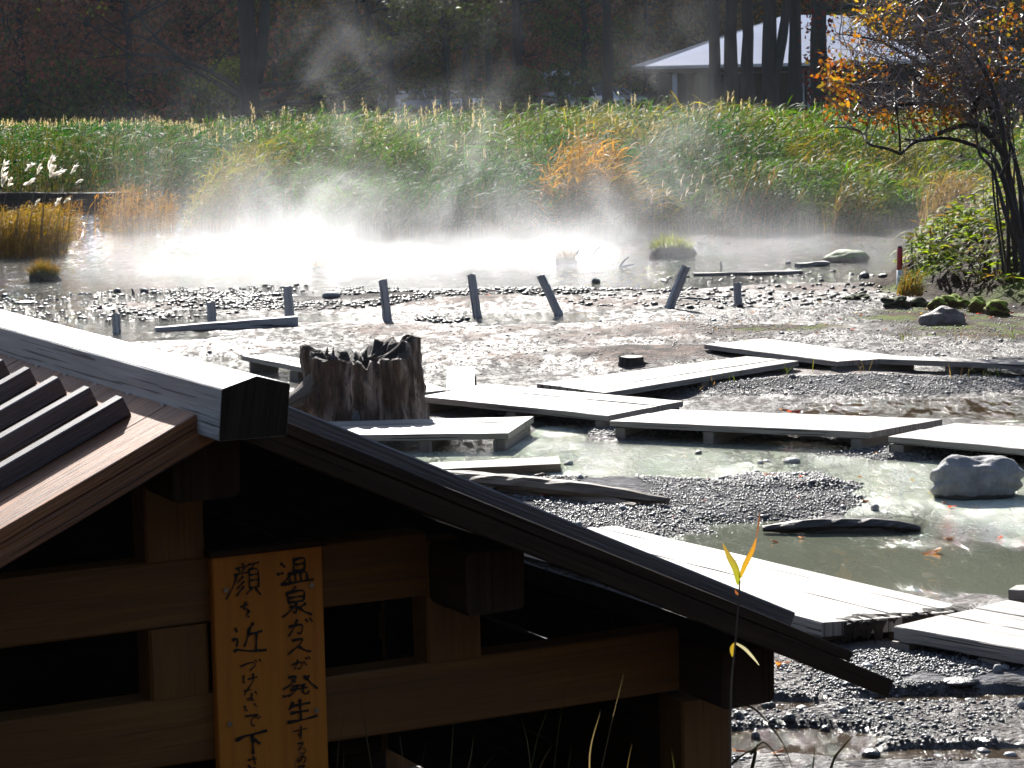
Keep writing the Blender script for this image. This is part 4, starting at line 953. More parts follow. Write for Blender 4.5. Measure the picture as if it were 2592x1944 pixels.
# the reed bed behind the pond
def reed_bed():
    N = 33000
    y = 46 + (96 - 46) * RG.uniform(0, 1, N) ** 1.25; x = RG.uniform(-0.23, 0.23, N) * y
    P = np.stack([x, y], 1); sh = SHORE(x); P = P[(y > sh + 0.1)]
    x, y = P[:, 0], P[:, 1]; d = y - SHORE(x); u = x / y
    clump = fbm(x * 0.28, y * 0.16, 131, 3); fine = fbm(x * 0.9, y * 0.5, 133, 3)
    nc = 300; cyy = 46.5 + 44 * RG.uniform(0, 1, nc) ** 1.3; cxx = RG.uniform(-0.24, 0.24, nc) * cyy; cr = RG.uniform(0.7, 1.6, nc) * (1 + 0.012 * (cyy - 46)); chh = RG.uniform(0.7, 1.3, nc)
    D2 = ((x[:, None] - cxx[None]) ** 2 + (0.7 * (y[:, None] - cyy[None])) ** 2) / cr[None] ** 2; ci = np.argmin(D2, 1); dm = D2[np.arange(len(x)), ci]
    laz = np.arctan2(y - cyy[ci], x - cxx[ci])
    h = (0.55 + 1.15 * chh[ci] * np.exp(-dm * 0.9)) * (0.85 + 0.5 * (clump - 0.3)) + 0.35 * (fine - 0.5)
    h = h * np.interp(d, [0, 1.5, 5, 20], [0.55, 0.78, 1.05, 1.18])
    h = h + 0.35 * np.exp(-((u - 0.025) / 0.022) ** 2) * np.exp(-((y - 54) / 5) ** 2)      # the mound in the middle
    lf = sstep(-0.115, -0.14, u); h = h * (1 - lf) + lf * (1.9 + 0.35 * (fine - 0.5))       # tall even stand at left
    h = h * np.interp(u, [0.06, 0.10, 0.2], [1, 0.86, 0.8]) * np.interp(y, [58, 66, 95], [1, 0.84, 0.5])
    keep = RG.uniform(size=len(x)) < np.interp(clump, [0.25, 0.45], [0.6, 1.0]); x, y, d, u, h, clump, fine, ci, laz, dm = [a[keep] for a in (x, y, d, u, h, clump, fine, ci, laz, dm)]
    z = height(x, y); n = len(x)
    g = fbm(x * 0.22, y * 0.13, 141, 3)
    A = lambda c: np.tile(np.array(c), (n, 1))
    col = lerp(A((0.009, 0.064, 0.004)), A((0.058, 0.145, 0.003)), np.clip(sstep(0.42, 0.62, g) * 0.7 + 0.35 * sstep(0.02, 0.09, u) + (RG.uniform(-0.35, 0.45, nc))[ci], 0, 1))
    gold = sstep(0.58, 0.75, fbm(x * 0.5, y * 0.3, 151, 3)) * sstep(-0.02, 0.06, u)
    col = lerp(col, A((0.30, 0.20, 0.018)), gold * 0.8)
    col = col * RG.uniform(0.7, 1.3, (n, 1)) * (1 + RG.uniform(-0.12, 0.12, (n, 3)))
    pl = np.where(u < -0.02, 0.12, 0.05) * sstep(3, 8, d); pk = RG.uniform(size=n) < pl
    near = y < 60
    parts = []
    for sel, nl in ((near & pk, 7), (near & ~pk, 8), (~near & pk, 6), (~near & ~pk, 6)):
        if sel.sum() == 0: continue
        B = np.stack([x, y, z], 1)[sel]
        parts.append(reeds(B, h[sel], col[sel], nl, 0.52, 0.030 if nl > 6 else 0.036, 0.30, 1.0 if pk[sel][0] else 0.0, laz[sel]))
    V, Q, C_ = join(parts)
    o = np_mesh('reed_bed', V, Q, None, C_, M_reed); tag(o, 'dense bed of green and yellowing reeds with pinkish plumes behind the pond', kind='stuff')
reed_bed()
def clump(name, label, cat, px0, px1, pyb, n, h0, h1, col, tip, depth=1.0, nleaf=6, leafL=0.35, lean=0.25, group=None, z=0.0, leafw=0.024, dome=0.5, plume=0.0, stem=(0.2, 0.12, 0.04), low=0.2):
    a = G(px0, pyb, z); b = G(px1, pyb, z); r = (b[0] - a[0]) / 2; c = (a + b) / 2
    t = RG.uniform(-1, 1, n); s = RG.uniform(-1, 1, n) * depth
    ok = (t ** 2 + (s / depth) ** 2) < 1.0; t, s = t[ok], s[ok]; n = len(t)
    x = c[0] + t * r; y = c[1] + depth + s
    h = (h0 + (h1 - h0) * RG.uniform(0, 1, n)) * (1 - dome * np.abs(t) ** 2.2)
    zz = np.minimum(height(x, y), 0.3) if z == 0 else np.full(n, z)
    V, Q, C_ = reeds(np.stack([x, y, zz], 1), h, vary(col, n, 0.3, 0.15), nleaf, leafL, leafw, lean, plume, tipcol=tip, stemcol=stem, low=low)
    o = np_mesh(name, V, Q, None, C_, M_reed, loc=(c[0], c[1] + depth, 0)); return tag(o, label, cat, group)
clump('reed_clump', 'tall green and gold reed clump jutting into the pond at left', 'reeds', 440, 745, 588, 420, 1.2, 1.95, (0.11, 0.17, 0.012), (0.32, 0.17, 0.015), 2.0, 8, 0.48, 0.3, leafw=0.03, dome=0.75)
clump('reed_clump', 'golden dry reed clump in the middle, brightest orange of all', 'reeds', 1350, 1590, 598, 520, 1.15, 1.95, (0.36, 0.18, 0.014), (0.48, 0.27, 0.02), 1.3, 7, 0.42, 0.25, dome=0.55, leafw=0.026)
clump('reed_clump', 'sparse orange reeds standing in the water at left, wide patch', 'reeds', 225, 425, 590, 230, 0.6, 1.1, (0.34, 0.15, 0.02), (0.16, 0.14, 0.02), 0.8, 5, 0.26, 0.12, dome=0.2, leafw=0.018)
clump('reed_clump', 'dense olive and orange grass clump at the left edge', 'reeds', -60, 140, 655, 700, 0.75, 1.05, (0.17, 0.14, 0.015), (0.34, 0.15, 0.015), 0.9, 5, 0.3, 0.2, dome=0.25, leafw=0.015)
clump('reed_clump', 'thin orange reeds just right of the left edge clump', 'reeds', 95, 200, 610, 110, 0.6, 1.0, (0.24, 0.11, 0.02), (0.26, 0.14, 0.02), 0.5, 4, 0.24, 0.12, dome=0.2, leafw=0.016)
clump('reed_clump', 'brown dry reeds at the water edge left of the bare shrub', 'reeds', 2340, 2475, 588, 200, 0.9, 1.3, (0.20, 0.13, 0.06), (0.26, 0.17, 0.07), 0.8, 4, 0.4, 0.2, dome=0.3, leafw=0.02, stem=(0.2, 0.14, 0.08))
clump('reed_clump', 'dark green reed tuft in front of the reed bed at right', 'reeds', 1790, 2010, 595, 260, 0.9, 1.5, (0.03, 0.07, 0.018), (0.06, 0.10, 0.02), 1.0, 8, 0.45, 0.25, dome=0.5, leafw=0.03)
clump('reed_clump', 'green reed tuft standing left of the brown dry reeds', 'reeds', 2090, 2230, 592, 130, 0.7, 1.15, (0.06, 0.09, 0.02), (0.12, 0.11, 0.02), 0.8, 7, 0.4, 0.25, dome=0.5, leafw=0.028)

# islets with grass
def islet(px0, px1, pyb, h, label, gh, gcol, gtip, n, mat=M_peat, seed=1, name='grassy_islet'):
    a = G(px0, pyb); b = G(px1, pyb); c = (a + b) / 2; r = (b[0] - a[0]) / 2
    t = empty(name, (c[0], c[1] + r * 0.5, 0), label, 'islet')
    o = rock_obj('islet_mound', (0, 0, h * 0.2), (r, r * 0.8, h), mat, None, None, seed, None, None, 3, 0.3); o.parent = t
    x = c[0] + RG.uniform(-0.8, 0.8, n) * r; y = c[1] + r * 0.5 + RG.uniform(-0.6, 0.6, n) * r
    q = 1 - ((x - c[0]) / r) ** 2
    B = np.stack([x, y, h * (0.2 + 0.75 * np.sqrt(np.clip(q - 0.15, 0, 1)))], 1)
    az = np.arctan2(y - c[1] - r * 0.5, x - c[0]) + RG.normal(0, 0.7, n)
    cc = vary(gcol, n, 0.35, 0.15)
    V, Q, C_ = blades(B, az, gh * RG.uniform(0.35, 1.25, n) * (1.15 - 0.5 * np.abs((x - c[0]) / r)), np.full(n, 0.012), np.clip(RG.uniform(0.72, 0.99, n) - 0.15 * np.abs((x - c[0]) / r), 0.4, 0.99), RG.uniform(0.05, 0.35, n), cc, vary(gtip, n, 0.3, 0.1), 3)
    np_mesh('grass_tuft', V, Q, None, C_, M_reed, parent=t)
islet(70, 148, 712, 0.14, 'dark tussock with short orange-green grass in the shallows at left', 0.26, (0.05, 0.06, 0.012), (0.22, 0.12, 0.02), 420, seed=5, name='grass_tussock')
islet(1640, 1762, 655, 0.2, 'brown islet topped with pale green grass in the steam', 0.30, (0.10, 0.14, 0.03), (0.24, 0.26, 0.08), 380, M_boul, seed=9)
islet(1405, 1462, 668, 0.09, 'small grey brown tussock beside a stick in the steam', 0.24, (0.12, 0.09, 0.05), (0.2, 0.15, 0.08), 160, seed=12, name='grass_tussock')
islet(792, 824, 680, 0.03, 'thin grass tuft standing alone in the thickest steam', 0.34, (0.2, 0.17, 0.1), (0.3, 0.25, 0.14), 70, seed=15, name='grass_tussock')
def stick(pts, r, label, dz=None):
    P = [G(px, py, 0) if z is None else AT(px, py, np.dot(G(*z) - CAM, Fv)) for px, py, z in pts]
    m = MB(); m.tube(P, list(np.linspace(r, r * 0.5, len(P))), 6, 0.1); single('dead_stick', m, M_log, (P[0][0], P[0][1], 0), label, 'stick')
stick([(1450, 655, None), (1462, 668 - 30, (1462, 668)), (1466, 632, (1462, 668))], 0.02, 'dark stick standing beside the small tussock in the steam')
stick([(1497, 655, None), (1508, 632, (1500, 655)), (1520, 625, (1500, 655))], 0.02, 'curved pale stick rising from the misty water')
stick([(1568, 675, None), (1580, 660, (1570, 675)), (1592, 650, (1570, 675))], 0.018, 'forked stick in the mist left of the grassy islet')
stick([(1568, 676, None), (1605, 669, (1590, 674))], 0.016, 'low stick crossing the forked one in the mist')
stick([(1826, 680, None), (1824, 662, (1826, 680))], 0.025, 'stubby black stick above the long grey plank')
stick([(338, 745, None), (334, 730, (338, 745))], 0.022, 'snag between the pair of round black rocks')

# pampas plumes on the left edge, thin seed heads by the golden clump
def pampas(px, py, pyb, L, label, group, az0=0.4, col=(0.85, 0.82, 0.74), nbl=26, w=0.012, pxb=None):
    D = 38.0 if px < 400 else 47.0
    tip = AT(px, py, D); base = AT(pxb or (px - 20), pyb, D); base = np.array([base[0], base[1], max(base[2], 0)])
    t = empty('pampas_stalk', base, label, 'pampas grass', group)
    m = MB(); mid = base * 0.45 + tip * 0.55 + np.array([-0.02, 0, 0.03]); m.tube([base, mid, tip], [0.006, 0.005, 0.003], 5); m.build('stem', M_split, t)
    d = np.array([cos(az0), 0, sin(az0)]); k = nbl
    f = RG.uniform(0, 1, k); b = tip[None] + d[None] * (L * 0.6 * f)[:, None] * np.array([[1, 1, 1]])
    V, Q, C_ = blades(b, RG.normal(0, 0.6, k), np.full(k, L * 0.55) * RG.uniform(0.6, 1.2, k), np.full(k, w * 3.0), np.clip(RG.normal(sin(az0), 0.12, k), 0.05, 0.98), RG.uniform(0.1, 0.4, k), vary(col, k, 0.15, 0.03), None, 3, RG.uniform(-1.4, 1.4, k))
    np_mesh('plume', V, Q, None, C_, M_plume, parent=t)
for (px, py, L, az, lab) in [(3, 448, 0.30, 1.3, 'tall white pampas plume at the very left edge, uppermost'), (2, 470, 0.2, 1.3, 'short pampas plume under the uppermost one at the left edge'),
    (62, 434, 0.22, 0.75, 'white pampas plume bent right, left of the upright slim one'), (94, 442, 0.2, 1.25, 'slim upright pampas plume'), (122, 428, 0.24, 1.2, 'largest white pampas plume, topmost of the cluster'),
    (124, 445, 0.22, 1.0, 'pampas plume just below the topmost one'), (125, 448, 0.25, 0.45, 'drooping pampas plume under the topmost one'), (178, 440, 0.2, 0.85, 'white pampas plume right of the cluster'),
    (58, 470, 0.22, 0.5, 'low bent pampas plume above the ditch'), (5, 473, 0.24, 1.25, 'upright pampas plume, lower group at the left edge'), (20, 472, 0.16, 1.2, 'small pampas plume, right one of the lower group at the left edge'),
    (192, 463, 0.12, 0.5, 'smallest pampas plume, farthest right'), (140, 521, 0.15, 1.0, 'pampas plume low down before the dark ditch'), (160, 514, 0.13, 0.7, 'pampas plume beside the low one before the ditch'), (90, 520, 0.12, 1.1, 'thin pampas plume low over the left edge clump')]:
    pampas(px, py, 600, L, lab, 'white pampas plumes at left', az)
for i, (px, py) in enumerate([(1640, 485), (1652, 500), (1678, 478), (1690, 500), (1722, 475), (1735, 498), (1748, 470), (1760, 490), (1775, 470), (1650, 520), (1720, 520), (1782, 525)]):
    pampas(px, py, 600, 0.26, 'thin beige seed head standing in the steam right of the golden reeds', 'thin seed heads right of the golden reeds', 1.9 if px < 1700 else 1.4, (0.5, 0.42, 0.3), 8, 0.006, px + 4)

# low edging wall along the far left shore
m = MB(); a = G(-80, 493, 0.0); b = G(480, 486, 0.0)
p0 = np.array([a[0], 60.5, 0.22]); p1 = np.array([b[0], 58.0, 0.22])
m.beam(p0 + (0, -0.3, 0), p1 + (0, -0.3, 0), 0.25, 0.55, seg=10, jit=0.01, ch=0.02); single('edging_wall', m, M_rot, (p0[0], p0[1], 0), 'low dark edging wall along the water in front of the left reeds', 'wall')

# ------------------------------------------------------------------ leafless shrub tree on the right bank
def curve(P, n=5):
    """catmull-rom through points"""
    P = [np.array(p, float) for p in P]; Q = [2 * P[0] - P[1]] + P + [2 * P[-1] - P[-2]]; out = []
    for i in range(1, len(Q) - 2):
        for k in range(n):
            t = k / n; a, b, c, d = Q[i - 1:i + 3]
            out.append(0.5 * (2 * b + (c - a) * t + (2 * a - 5 * b + 4 * c - d) * t * t + (3 * b - a - 3 * c + d) * t ** 3))
    out.append(Q[-2]); return out
def right_shrub():
    D0 = 28.5
    def W(px, py, dd=0.0): return AT(px, py, D0 + dd)
    base = W(2592, 690); t = empty('autumn_tree', base, 'many-stemmed bare shrub tree with grey twigs and a few orange leaves on the right bank', 'tree')
    main = [
        ([(2592, 700), (2583, 610), (2556, 455), (2523, 364), (2451, 317), (2360, 344), (2312, 362), (2279, 390)], 0.042, 0.018, 0.0),
        ([(2600, 700), (2588, 560), (2575, 430), (2530, 300), (2451, 200), (2415, 150), (2360, 60), (2330, -20)], 0.033, 0.013, 0.3),
        ([(2545, 395), (2490, 325), (2420, 285), (2361, 262), (2310, 262), (2262, 268), (2205, 276), (2160, 300)], 0.04, 0.010, 0.1),
        ([(2585, 600), (2530, 430), (2490, 380), (2400, 350), (2330, 356), (2290, 352)], 0.035, 0.012, -0.2),
        ([(2605, 690), (2596, 520), (2600, 330), (2560, 200), (2520, 120), (2480, 40), (2470, -30)], 0.028, 0.012, 0.5),
        ([(2572, 625), (2545, 540), (2512, 430), (2480, 390), (2470, 330)], 0.03, 0.01, -0.3),
        ([(2620, 560), (2560, 140), (2500, 215), (2470, 270), (2480, 330)][1:], 0.03, 0.012, -0.1),
        ([(2592, 165), (2540, 190), (2500, 210), (2478, 240), (2470, 262)], 0.022, 0.03, 0.2),
        ([(2279, 390), (2245, 376), (2200, 365), (2180, 335), (2150, 324), (2104, 322)], 0.020, 0.006, 0.0),
        ([(2279, 388), (2276, 330), (2268, 270), (2262, 225)], 0.014, 0.006, -0.05),
        ([(2523, 364), (2500, 260), (2430, 200), (2340, 165), (2240, 110), (2170, 92), (2110, 85)], 0.035, 0.006, 0.4),
        ([(2556, 455), (2520, 250), (2460, 130), (2400, 90), (2330, 70)], 0.03, 0.008, -0.4),
        ([(2361, 262), (2330, 215), (2280, 170), (2200, 160), (2130, 180)], 0.018, 0.005, 0.1),
        ([(2451, 200), (2380, 170), (2330, 120), (2300, 60), (2290, 0)], 0.02, 0.006, 0.5),
        ([(2451, 317), (2465, 270), (2470, 240)], 0.022, 0.012, 0.0)]
    allpts = []
    for pts, r0, r1, dd in main:
        C_ = curve([W(x, y, dd + 0.25 * sin(i * 1.7 + r0 * 99)) for i, (x, y) in enumerate(pts)], 4)
        rad = list(np.linspace(r0, r1, len(C_))); m = MB(); m.tube(C_, rad, 8, 0.08); m.build('branch', M_bark, t, True)
        for i, p in enumerate(C_):
            if i > len(C_) * 0.35: allpts.append((p, rad[i]))
    for k in range(8):   # straight thin shoots
        x = rnd.uniform(2530, 2610); m = MB(); C_ = curve([W(x, 690, rnd.uniform(-.4, .4)), W(x - rnd.uniform(0, 25), 500), W(x - rnd.uniform(5, 60), 330), W(x - rnd.uniform(10, 110), 150 + rnd.uniform(-80, 80))], 5)
        m.tube(C_, list(np.linspace(0.016, 0.005, len(C_))), 6); m.build('shoot', M_bark, t, True)
        allpts += [(p, 0.01) for p in C_[8:]]
    # fine twigs
    m = MB(); tips = []
    def inside(p):
        q = p - CAM; f = np.dot(q, Fv); x = CX + FPX * np.dot(q, Rv) / f; y = CY - FPX * np.dot(q, Uv) / f
        if y > 395 or x < 2085: return False
        return y < np.interp(x, [2085, 2200, 2300, 2450, 2592], [330, 340, 330, 330, 420]) and (x > 2110 or y > 60)
    for k in range(1150):
        p, r = allpts[rnd.randrange(len(allpts))]; p = np.array(p)
        d = np.array([rnd.gauss(-0.45, 0.7), rnd.gauss(0, 0.7), rnd.gauss(0.25, 0.6)]); d /= np.linalg.norm(d)
        L = rnd.uniform(0.2, 0.95); pts = [p]; n = rnd.randint(3, 5)
        for i in range(n):
            d = d + np.array([rnd.gauss(0, .35), rnd.gauss(0, .35), rnd.gauss(0.02, .35)]); d /= np.linalg.norm(d); pts.append(pts[-1] + d * L / n)
        if not inside(pts[-1]): continue
        m.tube(pts, list(np.linspace(0.0075, 0.003, len(pts))), 4, 0, False); tips += [pts[-1], pts[-2], pts[-3]]
        if rnd.random() < 0.7: allpts.append((pts[-2], 0.006))
    tw = m.build('twigs', M_twig, t)
    tips = np.array(tips)
    zones = [(2215, 60, 95, 70), (2140, 260, 55, 60), (2200, 150, 90, 60), (2130, 200, 45, 90), (2340, 300, 60, 32), (2420, 290, 40, 30), (2250, 40, 60, 50), (2520, 160, 70, 60), (2560, 40, 60, 60), (2380, 200, 60, 50), (2450, 100, 150, 100), (2235, 300, 30, 20), (2100, 190, 30, 60)]
    cen = []; colr = []
    for zi, (zx, zy, rx, ry) in enumerate(zones):
        n = 125 if zi < 8 else 105
        for k in range(n):
            p = W(zx + rnd.gauss(0, .5) * rx, zy + rnd.gauss(0, .5) * ry, rnd.uniform(-.9, .9)); cen.append(p)
            c = rnd.choice([(0.34, 0.13, 0.012), (0.42, 0.19, 0.015), (0.30, 0.09, 0.012), (0.30, 0.22, 0.02), (0.16, 0.15, 0.02), (0.22, 0.06, 0.015)])
            if zi in (0, 6): c = rnd.choice([(0.42, 0.24, 0.015), (0.32, 0.26, 0.02), (0.38, 0.16, 0.015)])
            colr.append(c)
    sel = RG.choice(len(tips), min(len(tips), 900), replace=False)
    cen = np.array(cen); n2 = len(sel)
    V, Q, C_ = join([cards(cen, 0.9, RG.uniform(0.035, 0.085, len(cen)), np.array(colr) * RG.uniform(0.5, 1.15, (len(cen), 1)), 0.6), cards(tips[sel], 0.9, RG.uniform(0.04, 0.075, n2), vary((0.16, 0.085, 0.04), n2, 0.5, 0.2), 0.55)])
    np_mesh('leaves', V, Q, None, C_, M_leaf, parent=t)
right_shrub()

# broad-leaved bamboo grass on the mound, moss hummocks at its foot
def sasa():
    c = G(2640, 720); n = 5200
    a = RG.uniform(0, 2 * pi, n); r = np.sqrt(RG.uniform(0, 1, n)) * 0.86
    x = c[0] + np.cos(a) * r * 2.25; y = c[1] + np.sin(a) * r * 4.2; h = height(x, y)
    k = (x < c[0] + 0.6) & (y < c[1] + 2.5) & (h > 0.2); x, y, h = x[k], y[k], h[k]; n = len(x)
    B = np.stack([x, y, h + RG.uniform(0.02, 0.38, n)], 1)
    t = RG.uniform(0, 1, n); col = np.where((t < 0.14)[:, None], vary((0.24, 0.15, 0.03), n), vary((0.15, 0.21, 0.016), n, 0.5, 0.2))
    V, Q, C_ = blades(B, RG.normal(-1.7, 1.0, n), RG.uniform(0.10, 0.22, n), RG.uniform(0.03, 0.055, n), RG.uniform(0.1, 0.6, n), RG.uniform(0.3, 0.8, n), col, None, 3, RG.uniform(-0.7, 0.7, n))
    t_ = empty('bamboo_grass_bush', (c[0], c[1], 0.2), 'leafy green bamboo grass thicket covering the mossy mound under the bare shrub tree', 'bush')
    np_mesh('foliage', V, Q, None, C_, M_sasa, parent=t_)
    m = MB()
    for i in range(0, n, 12):
        m.tube([(x[i], y[i], h[i] - 0.02), (x[i] + rnd.uniform(-.03, .03), y[i], B[i][2] + 0.02)], 0.004, 4, 0, False)
    m.build('stems', M_bark, t_)
sasa()
for i, (px, py, w, h, lab) in enumerate([(2268, 765, 38, 40, 'brown earthy hummock at the foot of the marker pole'), (2375, 770, 26, 36, 'bright green moss cushion, left of the two brightest'), (2425, 760, 34, 44, 'brightest green moss cushion below the bamboo grass'),
                                         (2470, 780, 26, 36, 'mossy brown hummock right of the brightest cushion'), (2530, 785, 34, 44, 'dark mossy hummock near the right edge'), (2325, 768, 30, 26, 'dark earth clod right of the marker pole hummock'), (2180, 757, 22, 16, 'small brown grass sod before the marker pole'), (2150, 760, 18, 12, 'flat brown sod left of the marker pole')]):
    c = G(px, py + h * 0.5, 0.0); mpp = MPP(px, py)
    rock_obj('moss_hummock', (c[0], c[1], hz(c[0], c[1]) + h * mpp * 0.15), (w * mpp * 0.95, w * mpp * 1.0, h * mpp * 0.58), M_dmoss if i not in (0, 5, 6, 7) else M_peat, lab, 'hummock', 70 + i, None, None, 4, 0.75)
clump('grass_clump', 'short bright green grass behind the marker pole', 'grass', 2280, 2345, 752, 130, 0.16, 0.36, (0.10, 0.15, 0.02), (0.16, 0.18, 0.03), 0.3, 4, 0.16, 0.25, z=0.12, leafw=0.012, low=0.05)
# thin grass blades along the boardwalks
def tufts():
    spots = [(1720, 985, 5), (1780, 968, 18), (1862, 950, 14), (1960, 950, 10), (2190, 948, 6), (2500, 955, 14), (2410, 965, 6), (1870, 880, 8), (1800, 985, 8), (1830, 975, 16), (2540, 760, 20), (2300, 862, 20), (2450, 868, 14), (2560, 868, 14)]
    for i, (px, py, n) in enumerate(spots):
        c = G(px, py, 0.03); B = np.array(c)[None] + np.stack([RG.normal(0, 0.09, n), RG.normal(0, 0.1, n), 0 * RG.normal(0, 1, n)], 1); B[:, 2] = height(B[:, 0], B[:, 1])
        col = vary((0.10, 0.13, 0.02), n) if i % 2 else vary((0.2, 0.13, 0.05), n)
        V, Q, C_ = blades(B, RG.uniform(-pi, pi, n), RG.uniform(0.1, 0.24, n), np.full(n, 0.008), RG.uniform(0.7, 0.98, n), RG.uniform(0.1, 0.4, n), col)
        o = np_mesh('grass_sprig', V, Q, None, C_, M_leaf, loc=(c[0], c[1], 0)); tag(o, 'small sprig of thin grass beside the boardwalks and bank', 'grass', 'grass sprigs beside the boardwalks', 'thing')
tufts()
# fallen leaves
def fallen():
    spots = [(2010, 1045, 44, 0), (1985, 1040, 30, 1), (1380, 1290, 26, 0), (1775, 1218, 24, 0), (1505, 1212, 12, 0), (2030, 1235, 18, 0), (2410, 1282, 26, 0), (2390, 1272, 18, 1), (2360, 1398, 60, 2), (1960, 1370, 26, 1), (2400, 1364, 34, 1), (1980, 1690, 58, 2), (1905, 794, 14, 2), (1085, 752, 9, 2), (2160, 845, 16, 0), (1600, 795, 12, 2), (2055, 790, 10, 2), (2240, 843, 14, 0), (2300, 800, 12, 3), (2330, 800, 14, 3), (1950, 1232, 40, 1), (2190, 1268, 26, 1), (2530, 1362, 22, 0), (1970, 1925, 40, 1), (1870, 1905, 40, 1), (2200, 1345, 30, 1), (2030, 1360, 22, 1), (1705, 1322, 10, 0), (1070, 795, 8, 2), (1238, 760, 10, 0), (2480, 805, 18, 0), (2510, 812, 16, 0), (2440, 810, 16, 0), (2560, 800, 18, 0), (2125, 815, 14, 0), (2090, 835, 14, 1)]
    for k in range(40): spots.append((rnd.uniform(1700, 2560), rnd.choice([rnd.uniform(770, 860), rnd.uniform(1140, 1300)]), rnd.uniform(8, 16), rnd.randrange(4)))
    cols = [(0.42, 0.07, 0.03), (0.40, 0.20, 0.13), (0.48, 0.19, 0.05), (0.46, 0.32, 0.03)]
    proto = {}
    for k in range(4):
        n = 10; ang = np.linspace(0, 2 * pi, n, endpoint=False)
        V = [(0, 0, 0.06)] + [(cos(a) * (0.5 if i % 2 else 0.36), sin(a) * 0.24 * (1 if i % 2 else 0.8), 0.10 * sin(2 * a + k)) for i, a in enumerate(ang)]
        me = bpy.data.meshes.new('fallen_leaf'); me.from_pydata(V, [], [(0, i + 1, (i + 1) % n + 1) for i in range(n)])
        ca = me.attributes.new('col', 'FLOAT_COLOR', 'POINT'); ca.data.foreach_set('color', [x for v in V for x in (*cols[k], 1)]); me.materials.append(M_leaf); proto[k] = me
    for (px, py, w, k) in spots:
        c = G(px, py, 0.01); s = w * MPP(px, py); o = bpy.data.objects.new('fallen_leaf', proto[k]); COL.objects.link(o)
        o.location = (c[0], c[1], max(hz(c[0], c[1]), 0) + 0.012); o.scale = (s, s, s); o.rotation_euler = (rnd.uniform(-.3, .3), rnd.uniform(-.3, .3), rnd.uniform(-.6, .6))
        tag(o, ['small red fallen leaf lying on the wet marsh', 'small pinkish brown fallen leaf lying on the wet marsh', 'small orange fallen leaf lying on the wet marsh', 'small yellow fallen leaf lying on the wet marsh'][k], 'leaf', 'fallen autumn leaves on the marsh')
fallen()

# ------------------------------------------------------------------ foreground stalk and grasses at the hut
def fg_stalk():
    D = 7.2
    P = lambda x, y, d=0: AT(x, y, D + d)
    b = P(1848, 1990); t = empty('reed_stalk', b, 'single thin reed stalk with two yellow-green leaves rising in front of the hut roof', 'plant')
    C_ = curve([P(1848, 2050), P(1850, 1760), P(1861, 1630), P(1870, 1520), P(1872, 1470)], 5); m = MB(); m.tube(C_, list(np.linspace(0.0035, 0.0022, len(C_))), 7); m.build('stem', M_split, t, True)
    def leaf(pts, w, c0, c1, name='leaf'):
        Q = curve([P(x, y) for x, y in pts], 5); n = len(Q); V = []; col = []
        for i, q in enumerate(Q):
            x = i / (n - 1); ww = w * (sin(pi * min(1, x * 0.85 + 0.12)) ** 0.8) * (1 - 0.3 * x); d = Q[min(i + 1, n - 1)] - Q[max(i - 1, 0)]; d /= np.linalg.norm(d)
            s = np.cross(d, Fv); s /= np.linalg.norm(s); V += [q - s * ww, q - Fv * ww * 0.35, q + s * ww]; cc = np.array(c0) * (1 - x) + np.array(c1) * x; col += [cc * 0.8, cc * 1.1, cc]
        f = [];
        for i in range(n - 1): f += [[3 * i, 3 * i + 1, 3 * i + 4, 3 * i + 3], [3 * i + 1, 3 * i + 2, 3 * i + 5, 3 * i + 4]]
        np_mesh('leaf', V, f, None, np.array(col), M_leaf, parent=t)
    leaf([(1870, 1480), (1862, 1440), (1846, 1410), (1829, 1375)], 0.0115, (0.20, 0.24, 0.02), (0.26, 0.17, 0.05))
    leaf([(1873, 1462), (1888, 1425), (1905, 1392), (1915, 1360)], 0.0085, (0.34, 0.24, 0.02), (0.42, 0.17, 0.03))
    leaf([(1914, 1362), (1919, 1335), (1922, 1310), (1923, 1296)], 0.003, (0.18, 0.08, 0.05), (0.10, 0.05, 0.04))
    leaf([(1856, 1662), (1854, 1640), (1862, 1625)], 0.008, (0.22, 0.17, 0.02), (0.30, 0.2, 0.03))
    leaf([(1861, 1627), (1885, 1642), (1905, 1663), (1922, 1684)], 0.005, (0.30, 0.29, 0.26), (0.4, 0.39, 0.36))
    leaf([(1872, 1506), (1864, 1500), (1860, 1492)], 0.004, (0.2, 0.07, 0.03), (0.2, 0.07, 0.03))
fg_stalk()
